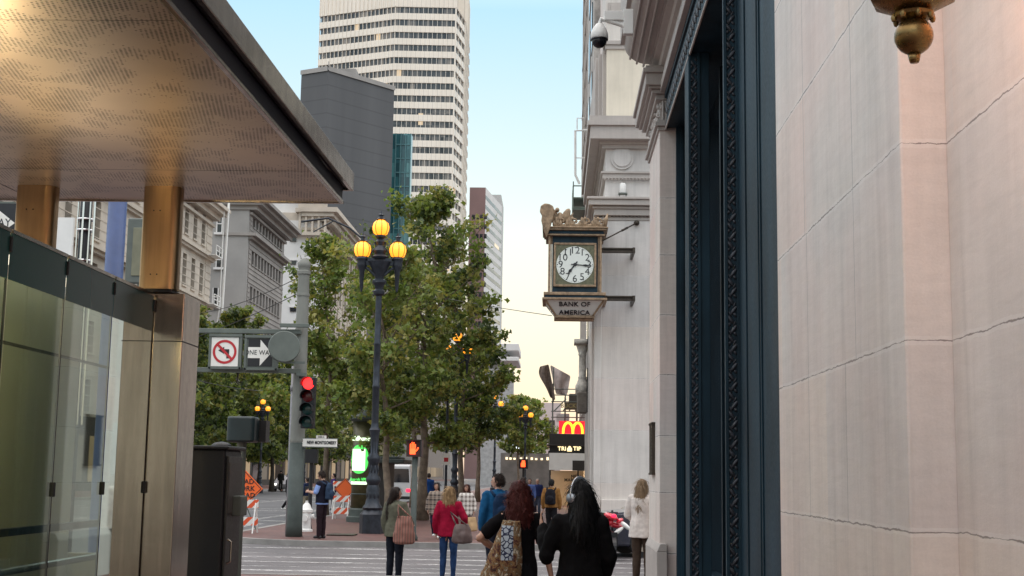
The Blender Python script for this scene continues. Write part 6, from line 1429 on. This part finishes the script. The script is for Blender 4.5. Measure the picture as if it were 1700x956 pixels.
    if st == 'curly':
        rr = random.Random(3); H_.rows([(0, -.02, 1.62, .10, .095), (0, -.035, 1.54, .12, .10), (0, -.045, 1.46, .13, .095), (0, -.055, 1.38, .125, .08), (0, -.06, 1.31, .09, .06), (0, -.06, 1.27, .04, .03)], 18)
        for _ in range(46): a = rr.uniform(0, 6.28); z = rr.uniform(1.28, 1.68); q = .125 if z < 1.6 else .09; H_.sphere((q*math.cos(a), -.04+q*.75*math.sin(a)*(1 if math.sin(a) < .2 else .4), z), rr.uniform(.010, .020), 8)
    if st == 'short': H_.v = [v if v[2] > 1.53 else (v[0], v[1], 1.53) for v in H_.v]
    # keep the face clear of hair
    cut = []
    for v in H_.v:
        x, y, z = v
        if y > .045 and z < 1.655: y = .045-(y-.045)*.2
        cut.append((x, y, z))
    H_.v = cut; rotz(H_, head, (0, 0), tilt, 1.47)
    HO = bake(H_, 'hair', HAIR[col], T, voxel*.8, 3, lambda p: .006*noise.noise(Vector((p.x*38, p.y*38, p.z*7)))+.003*noise.noise(Vector((p.x*70, p.y*70, p.z*12))))
    if voxel < .016: strands(T.children[-1] if False else bpy.context.scene.objects[-1] if False else HO, {'curly': 1500, 'verylong': 900, 'short': 350}.get(st, 800), {'short': .025, 'curly': .07}.get(st, .11), .012 if st == 'curly' else .003, HAIR[col], rd_seed=len(label))
    s_ = h/1.70; T.scale = (s_*scale_w, s_*scale_w, s_); T.location = (X, Y, zb); T.rotation_euler = (0, 0, rot); return T
def attach_world(T, p): return T.matrix_basis @ Vector(p)
WK = {-1: [(-.09, .10, .50), (-.09, .16, .10)], 1: [(.09, .04, .49), (.09, -.22, .14)]}
def X_(px, py, Y): return at(px, py, Y).x
def top_h(px, py, Y, zb): return at(px, py, Y).z-zb
# 1 woman with tail of dark hair
Y = 22.75; P1 = person('long-haired woman in grey cardigan with a striped tote on her shoulder', X_(656, 880, Y), Y, top_h(660, 812, Y, 0)+.02, R(-28), 0, head=R(-42), hair=('dark', 'tail'), top=cloth('grey_green', (.115, .115, .085)), bottom=cloth('black_denim', (.012, .014, .022)), shoe=M['black'], hem=.80, loose=.035, voxel=.010,
    arms={1: [(.27, .02, 1.13), (.24, .20, 1.02), (.22, .3, 1.03)]})
P2 = person('blonde woman in a crimson jacket and blue jeans seen from behind', X_(745, 880, 22.9), 22.9, top_h(745, 811, 22.9, 0)+.02, R(-6), 0, head=R(8), hair=('blonde', 'bob'), top=cloth('crimson', (.30, .008, .035)), bottom=cloth('jeans', (.022, .05, .13), .35), shoe=M['black'], hem=.80, loose=.03, voxel=.010,
    arms={1: [(.29, -.02, 1.14), (.27, .12, .98), (.26, .2, .95)], -1: [(-.24, -.02, 1.12), (-.25, .03, .87), (-.24, .06, .75)]}, trouser_loose=.0)
P3 = person('woman with wavy auburn hair in a black tee holding one hand on her hip', X_(862, 880, 11.4), 11.4, top_h(865, 803, 11.4, .13)+.01, R(3), .13, head=R(4), hair=('auburn', 'curly'), top=cloth('black', (.006, .0055, .007)), bottom=cloth('black_trousers', (.010, .010, .012)), shoe=M['black'], hem=.78, loose=.012, sleeve='short', voxel=.009, skin=M['skin'],
    arms={-1: [(-.40, -.05, 1.20), (-.20, .12, 1.08), (-.12, .16, 1.08)], 1: [(.27, -.03, 1.10), (.33, .02, .86), (.39, .05, .74)]}, scale_w=.90)
P4 = person('woman in loose black hoodie with long black hair and headphones', X_(962, 880, 10.0), 10.0, top_h(962, 803, 10, .13)+.01, R(6), .13, head=R(48), hair=('black', 'verylong'), top=cloth('black_hoodie', (.005, .005, .006)), bottom=cloth('black_trousers', (.006, .006, .007)), shoe=M['black'], hem=.70, loose=.028, voxel=.010, scale_w=.95,
    arms={-1: [(-.27, .02, 1.13), (-.29, .20, 1.33), (-.30, .25, 1.41)], 1: [(.245, .02, 1.12), (.23, .16, .95), (.2, .24, .9)]})
P5 = person('fair-haired woman in a long white coat half hidden by the bank pier', X_(1066, 880, 21.62), 21.62, top_h(1065, 797, 21.62, .13), R(-18), .13, head=R(-15), hair=('ash', 'long'), top=cloth('white_coat', (.70, .64, .60)), bottom=cloth('brown_trousers', (.06, .042, .032)), shoe=M['black'], hem=.74, loose=.045, voxel=.010, skin=M['skin_pale'],
    arms={-1: [(-.26, .06, 1.12), (-.16, .2, 1.02), (-.08, .26, 1.03)]})
P6 = person('man in dark vest looking down at his phone beside the thick pole', X_(533, 880, 33.6), 33.6, top_h(530, 783, 33.6, .13)+.01, R(68), .13, head=R(8), tilt=R(-16), hair=('dark', 'short'), top=cloth('navy_vest', (.012, .012, .022)), bottom=cloth('dark_trousers', (.02, .012, .016)), shoe=M['black'], hem=.90, loose=.04, sleeve='none', voxel=.012, male=True,
    arms={-1: [(-.24, .06, 1.14), (-.14, .33, 1.18), (-.10, .42, 1.19)], 1: [(.24, .04, 1.12), (.12, .30, 1.16), (.06, .40, 1.18)]})
sv = MB()
for s_, E in ((-1, (-.24, .06, 1.14)), (1, (.24, .04, 1.12))): S = Vector((s_*.18, -.005, 1.38)); sv.limb([S, S.lerp(Vector(E), .85)], [.068, .068], 12)
sv.rows([(0, 0, .86, .19, .15), (0, 0, .93, .195, .155)], 20)
o = bake(sv, 'shirt', cloth('pale_blue', (.22, .32, .62)), P6, .012, 3)
P7 = person('man in a blue jacket and dark backpack turned to his left', X_(826, 860, 20.2), 20.2, top_h(822, 790, 20.2, .13)+.02, R(22), .13, head=R(58), hair=('dark', 'short'), top=cloth('teal_blue', (.012, .085, .20)), bottom=cloth('navy_trousers', (.015, .018, .03)), shoe=M['black'], hem=.86, loose=.035, voxel=.011, male=True)
P8 = person('dark-haired woman in a brown plaid coat walking towards the camera', X_(724, 850, 34.8), 34.8, top_h(725, 803, 34.8, .13)+.02, R(176), .13, head=R(-6), hair=('dark', 'tail'), top=None, bottom=cloth('navy_trousers2', (.02, .02, .04)), shoe=M['white'], hem=.72, loose=.05, voxel=.013, legs=WK)
P9 = person('woman in a white plaid jacket carrying a paper bag towards the camera', X_(774, 850, 35.2), 35.2, top_h(770, 806, 35.2, .13)+.02, R(188), .13, head=R(-20), hair=('brown', 'bob'), top=None, bottom=cloth('grey_trousers', (.10, .07, .08)), shoe=M['white'], hem=.74, loose=.05, voxel=.013, legs=WK)
def plaid(name, a, b_, c):
    t = NT('plaid_'+name); sp = t.n('SeparateXYZ'); t.l(t.coord(), sp.inputs[0]); fx = t.math('LESS_THAN', t.math('FRACT', t.math('MULTIPLY', sp.outputs[0], 8)), .45); fz = t.math('LESS_THAN', t.math('FRACT', t.math('MULTIPLY', sp.outputs[2], 7)), .45); f3 = t.math('LESS_THAN', t.math('FRACT', t.math('MULTIPLY', sp.outputs[2], 14)), .15)
    t.set(col=t.mix(t.math('MULTIPLY', f3, .6), t.mix(t.math('MULTIPLY', t.math('ADD', fx, fz), .5), a, b_), c), rough=.9); return t.m
def coat(T, mat, hem, loose, hp=.168, arms=None):
    pass
_fold = lambda p: .009*noise.noise(Vector((p.x*8, p.y*8, p.z*5)))
for T, mt in ((P8, plaid('brown', (.28, .22, .18), (.04, .03, .03), (.45, .38, .32))), (P9, plaid('white', (.66, .62, .58), (.14, .11, .10), (.45, .40, .36)))):
    c = MB(); c.rows([(0, 0, .72, .225, .17), (0, 0, .90, .22, .165), (0, 0, 1.1, .19, .15), (0, 0, 1.3, .20, .15), (0, 0, 1.40, .19, .12), (0, -.005, 1.45, .10, .08)], 20)
    for s_ in (-1, 1): c.limb([Vector((s_*.16, 0, 1.37)), Vector((s_*.26, 0, 1.11)), Vector((s_*.27, .05, .88))], [.085, .075, .06], 12)
    bake(c, 'plaid_coat', mt, T, .014, 3, _fold)
P10 = person('man in a mustard brown jacket walking away with a black backpack', X_(915, 850, 36.5), 36.5, top_h(914, 797, 36.5, .13)+.01, R(-8), .13, hair=('black', 'short'), top=cloth('mustard', (.22, .11, .035)), bottom=cloth('black_jeans', (.012, .012, .015)), shoe=M['black'], hem=.88, loose=.045, voxel=.012, male=True, legs=WK)
P11 = person('man in a light blue shirt walking towards the camera beside a navy one', X_(879, 830, 53), 53, top_h(879, 795, 53, .13), R(180), .13, hair=('dark', 'short'), top=cloth('sky_shirt', (.10, .16, .40)), bottom=cloth('navy_slacks', (.02, .02, .04)), shoe=M['white'], hem=.95, voxel=.018, male=True, legs=WK)
P12 = person('grey-haired man in a navy jacket walking beside the light blue shirt', X_(892, 830, 54), 54, top_h(893, 795, 54, .13), R(176), .13, hair=('grey', 'short'), top=cloth('navy_jacket', (.02, .03, .10)), bottom=cloth('slate_slacks', (.05, .06, .09)), shoe=M['white'], hem=.92, voxel=.018, male=True, legs=WK)
P13 = person('dark-haired person in black just left of the blue shirted walkers', X_(868, 830, 42), 42, top_h(868, 793, 42, .13), R(0), .13, hair=('dark', 'short'), top=cloth('black2', (.02, .02, .025)), bottom=cloth('black3', (.02, .02, .02)), shoe=M['black'], voxel=.018)
P14 = person('person in a bright blue coat standing beyond the tree trunks', X_(711, 830, 56), 56, top_h(711, 786, 56, .13), R(20), .13, hair=('dark', 'short'), top=cloth('royal', (.015, .06, .22)), bottom=cloth('teal_trousers', (.02, .08, .10)), shoe=M['black'], voxel=.018)
P15 = person('passer-by in navy top and beige trousers behind the thick pole', X_(509, 830, 55), 55, top_h(509, 785, 55, 0)-.2, R(60), .0, hair=('dark', 'short'), top=cloth('navy_top', (.02, .03, .08)), bottom=cloth('beige', (.35, .30, .22)), shoe=M['black'], voxel=.018, legs=WK)
P16 = person('passer-by in purple behind the striped barricades', X_(553, 830, 64), 64, 1.72, R(100), .0, hair=('black', 'short'), top=cloth('purple', (.05, .03, .12)), bottom=cloth('black4', (.02, .02, .03)), shoe=M['black'], voxel=.018)
P17 = person('person in black crossing the avenue left of the thick pole', X_(478, 830, 62), 62, 1.7, R(-90), .0, hair=('black', 'short'), top=cloth('black5', (.012, .012, .015)), bottom=cloth('black6', (.012, .012, .015)), shoe=M['white'], voxel=.018, legs=WK)
P18 = person('distant dark figure on the far pavement near the lit storefront', X_(466, 800, 116), 116, 1.75, 0, .13, hair=('black', 'short'), top=cloth('black7', (.02, .02, .02)), bottom=cloth('black8', (.02, .02, .02)), voxel=.02)
P19 = person('distant figure in grey on the far pavement left of the dark one', X_(452, 800, 120), 120, 1.7, R(90), .13, hair=('dark', 'short'), top=cloth('grey9', (.10, .10, .11)), bottom=cloth('black9', (.02, .02, .02)), voxel=.02)
# ------------------------------------------------------------------ things people carry
def bagmesh(px, py, Y, w_, h_, d_, name, mat, label, sag=.25, strap_to=None, strap_r=.012, rot=0):
    c = at(px, py, Y); o = empty(name, c, label, 'bag'); b = MB()
    rws = [(0, 0, -h_/2, w_*.40, d_*.35), (0, 0, -h_*.42, w_*.5, d_*.5), (0, 0, -h_*.1, w_*.5, d_*.5), (0, 0, h_*.25, w_*.42, d_*.38), (0, 0, h_*.5, w_*.34, d_*.15)]
    b.rows([(c.x+q[0], c.y, c.z+q[2], q[3], q[4]) for q in rws], 20)
    b.v = [tuple(Vector(v)-c) for v in b.v]; bake(b, 'bag_body', mat, o, .010, 3, lambda p: .012*noise.noise(Vector((p.x*14, p.y*14, p.z*9))))
    if strap_to:
        for (qx, qy, qY, qx2, qy2) in strap_to:
            p0 = c+Vector((qx2*w_, 0, h_*.45)); p1 = at(qx, qy, qY); p2 = c+Vector((-qx2*w_*.8, -.03, h_*.45))
            s_ = MB().ring([tuple(p0-c), tuple(p0.lerp(p1, .5)+Vector((0, -.03, 0))-c), tuple(p1-c), tuple(p1.lerp(p2, .5)+Vector((0, -.05, 0))-c), tuple(p2-c)], strap_r, 6); me = s_.mesh('strap', [mat], smooth=True); so_ = bpy.data.objects.new('strap', me); COL.objects.link(so_); so_.parent = o
    return o
t = NT('striped_cloth'); sp = t.n('SeparateXYZ'); t.l(t.coord(), sp.inputs[0]); f_ = t.math('FRACT', t.math('MULTIPLY', sp.outputs[0], 22)); t.set(col=t.ramp(f_, [(.0, (.26, .07, .06)), (.4, (.30, .16, .12)), (.6, (.10, .03, .03)), (.95, (.34, .20, .15))]), rough=.8)
bagmesh(671, 880, 22.45, .36, .46, .16, 'tote_bag', t.m, 'pink and brown striped tote hanging from the grey cardigan shoulder', strap_to=[(661, 838, 22.55, .32, 0)])
bagmesh(767, 886, 22.6, .34, .32, .18, 'hand_bag', pm('taupe_leather', (.12, .08, .075), .5, 0, .25, 8), 'slouchy taupe handbag at the hip of the crimson jacket', strap_to=[(748, 850, 22.72, -.3, 0)])
bagmesh(783, 870, 34.9, .30, .36, .14, 'paper_bag', pm('kraft', (.42, .28, .15), .8), 'brown paper bag carried by the white plaid jacket')
t = NT('batik_cloth'); n1 = t.noise(t.coord((1, 1, .8)), 15, 6, .7, 1.5); sp = t.n('SeparateXYZ'); t.l(t.coord(), sp.inputs[0])
pat = t.ramp(n1, [(.34, (.012, .008, .008)), (.43, (.10, .03, .02)), (.50, (.30, .18, .07)), (.54, (.04, .03, .02)), (.62, (.70, .62, .48))])
wv = t.n('TexVoronoi', feature='DISTANCE_TO_EDGE'); wv.inputs['Scale'].default_value = 24; t.l(t.coord(), wv.inputs['Vector'])
blue = t.mix(t.math('LESS_THAN', wv.outputs[0], .10), (.45, .52, .60), (.02, .03, .08)); inx = t.math('MULTIPLY', t.math('LESS_THAN', t.math('ABSOLUTE', t.math('SUBTRACT', sp.outputs[0], .02)), .05), t.math('LESS_THAN', t.math('ABSOLUTE', t.math('SUBTRACT', sp.outputs[2], .12)), .14))
t.set(col=t.mix(inx, pat, blue), rough=.85); BAT = t.m
c = at(838, 925, 11.15); o = empty('patterned_wrap', c, 'brown and cream patterned wrap hanging from the waist of the black tee', 'wrap'); b = MB()
b.rows([(-.07, 0, -.42, .20, .10), (-.06, 0, -.3, .185, .10), (-.02, 0, -.1, .16, .09), (.02, 0, .1, .12, .08), (.045, 0, .24, .085, .06), (.05, 0, .30, .07, .045)], 24); bake(b, 'cloth', BAT, o, .009, 3, lambda p: .014*noise.noise(Vector((p.x*26, p.y*12, p.z*4)))+.004*noise.noise(p*40))
def pack(T, mat, label, zc=1.20, w_=.30, h_=.42, d_=.15, off=-.21):
    c = attach_world(T, (0, off, zc)); o = empty('backpack', (0, 0, 0), label, 'backpack'); b = MB()
    b.rows([(0, 0, -h_/2, w_*.42, d_*.42), (0, 0, -h_*.42, w_*.5, d_*.55), (0, 0, h_*.2, w_*.48, d_*.5), (0, 0, h_*.42, w_*.36, d_*.38), (0, 0, h_*.5, w_*.15, d_*.2)], 20); b.sphere((0, -d_*.5, -h_*.15), (w_*.36, d_*.28, h_*.22), 14)
    bake(b, 'sack', mat, o, .011, 3, lambda p: .005*noise.noise(p*12))
    for s_ in (-1, 1): MB().ring([(s_*.10, .04, h_*.4), (s_*.12, -off-.03, h_*.5+.03), (s_*.13, -off+.10, h_*.3), (s_*.13, -off+.09, -.05)], [.022, .022, .02, .018], 8).build('strap', mat, o, smooth=True)
    o.location = c; o.rotation_euler = T.rotation_euler; return o
o = pack(P10, cloth('black_nylon', (.012, .012, .016)), 'black backpack worn over the mustard brown jacket'); 
m = MB(); m.ring([(0, -.13, -.03), (0, -.135, -.03)], .045, 16); m.build('white_badge', M['white'], o)
pack(P7, cloth('navy_nylon', (.012, .03, .07)), 'navy backpack worn over the blue jacket'); pack(P6, cloth('blue_nylon', (.03, .05, .09)), 'slate blue backpack on the man with the phone')
ph = attach_world(P6, (-.02, .46, 1.22)); tag(MB().box(ph.x-.05, ph.x+.05, ph.y-.02, ph.y+.0, ph.z-.05, ph.z+.09).build('phone', M['black'], bevel=.006), 'dark phone held up in front of the man in the vest', 'phone')
hc = attach_world(P4, (0, .0, 1.60)); o = empty('headphones', (0, 0, 0), 'silver banded headphones over the long black hair', 'headphones')
m = MB(); m.ring([(.112*math.sin(a), 0, .125*math.cos(a)) for a in [R(-95+190*k/16) for k in range(17)]], [(.018, .007)]*17, 8); m.build('band', NT('silver').set(col=(.6, .63, .68), metal=.8, rough=.3).m, o, smooth=True)
for s_ in (-1, 1): m = MB(); m.ring([(s_*.085, 0, -.02), (s_*.125, 0, -.02)], (.035), 16); m.build('ear_cup', NT('cup').set(col=(.35, .4, .45), metal=.4, rough=.3).m, o, smooth=True)
o.location = hc; o.rotation_euler = (0, 0, P4.rotation_euler.z+R(48))
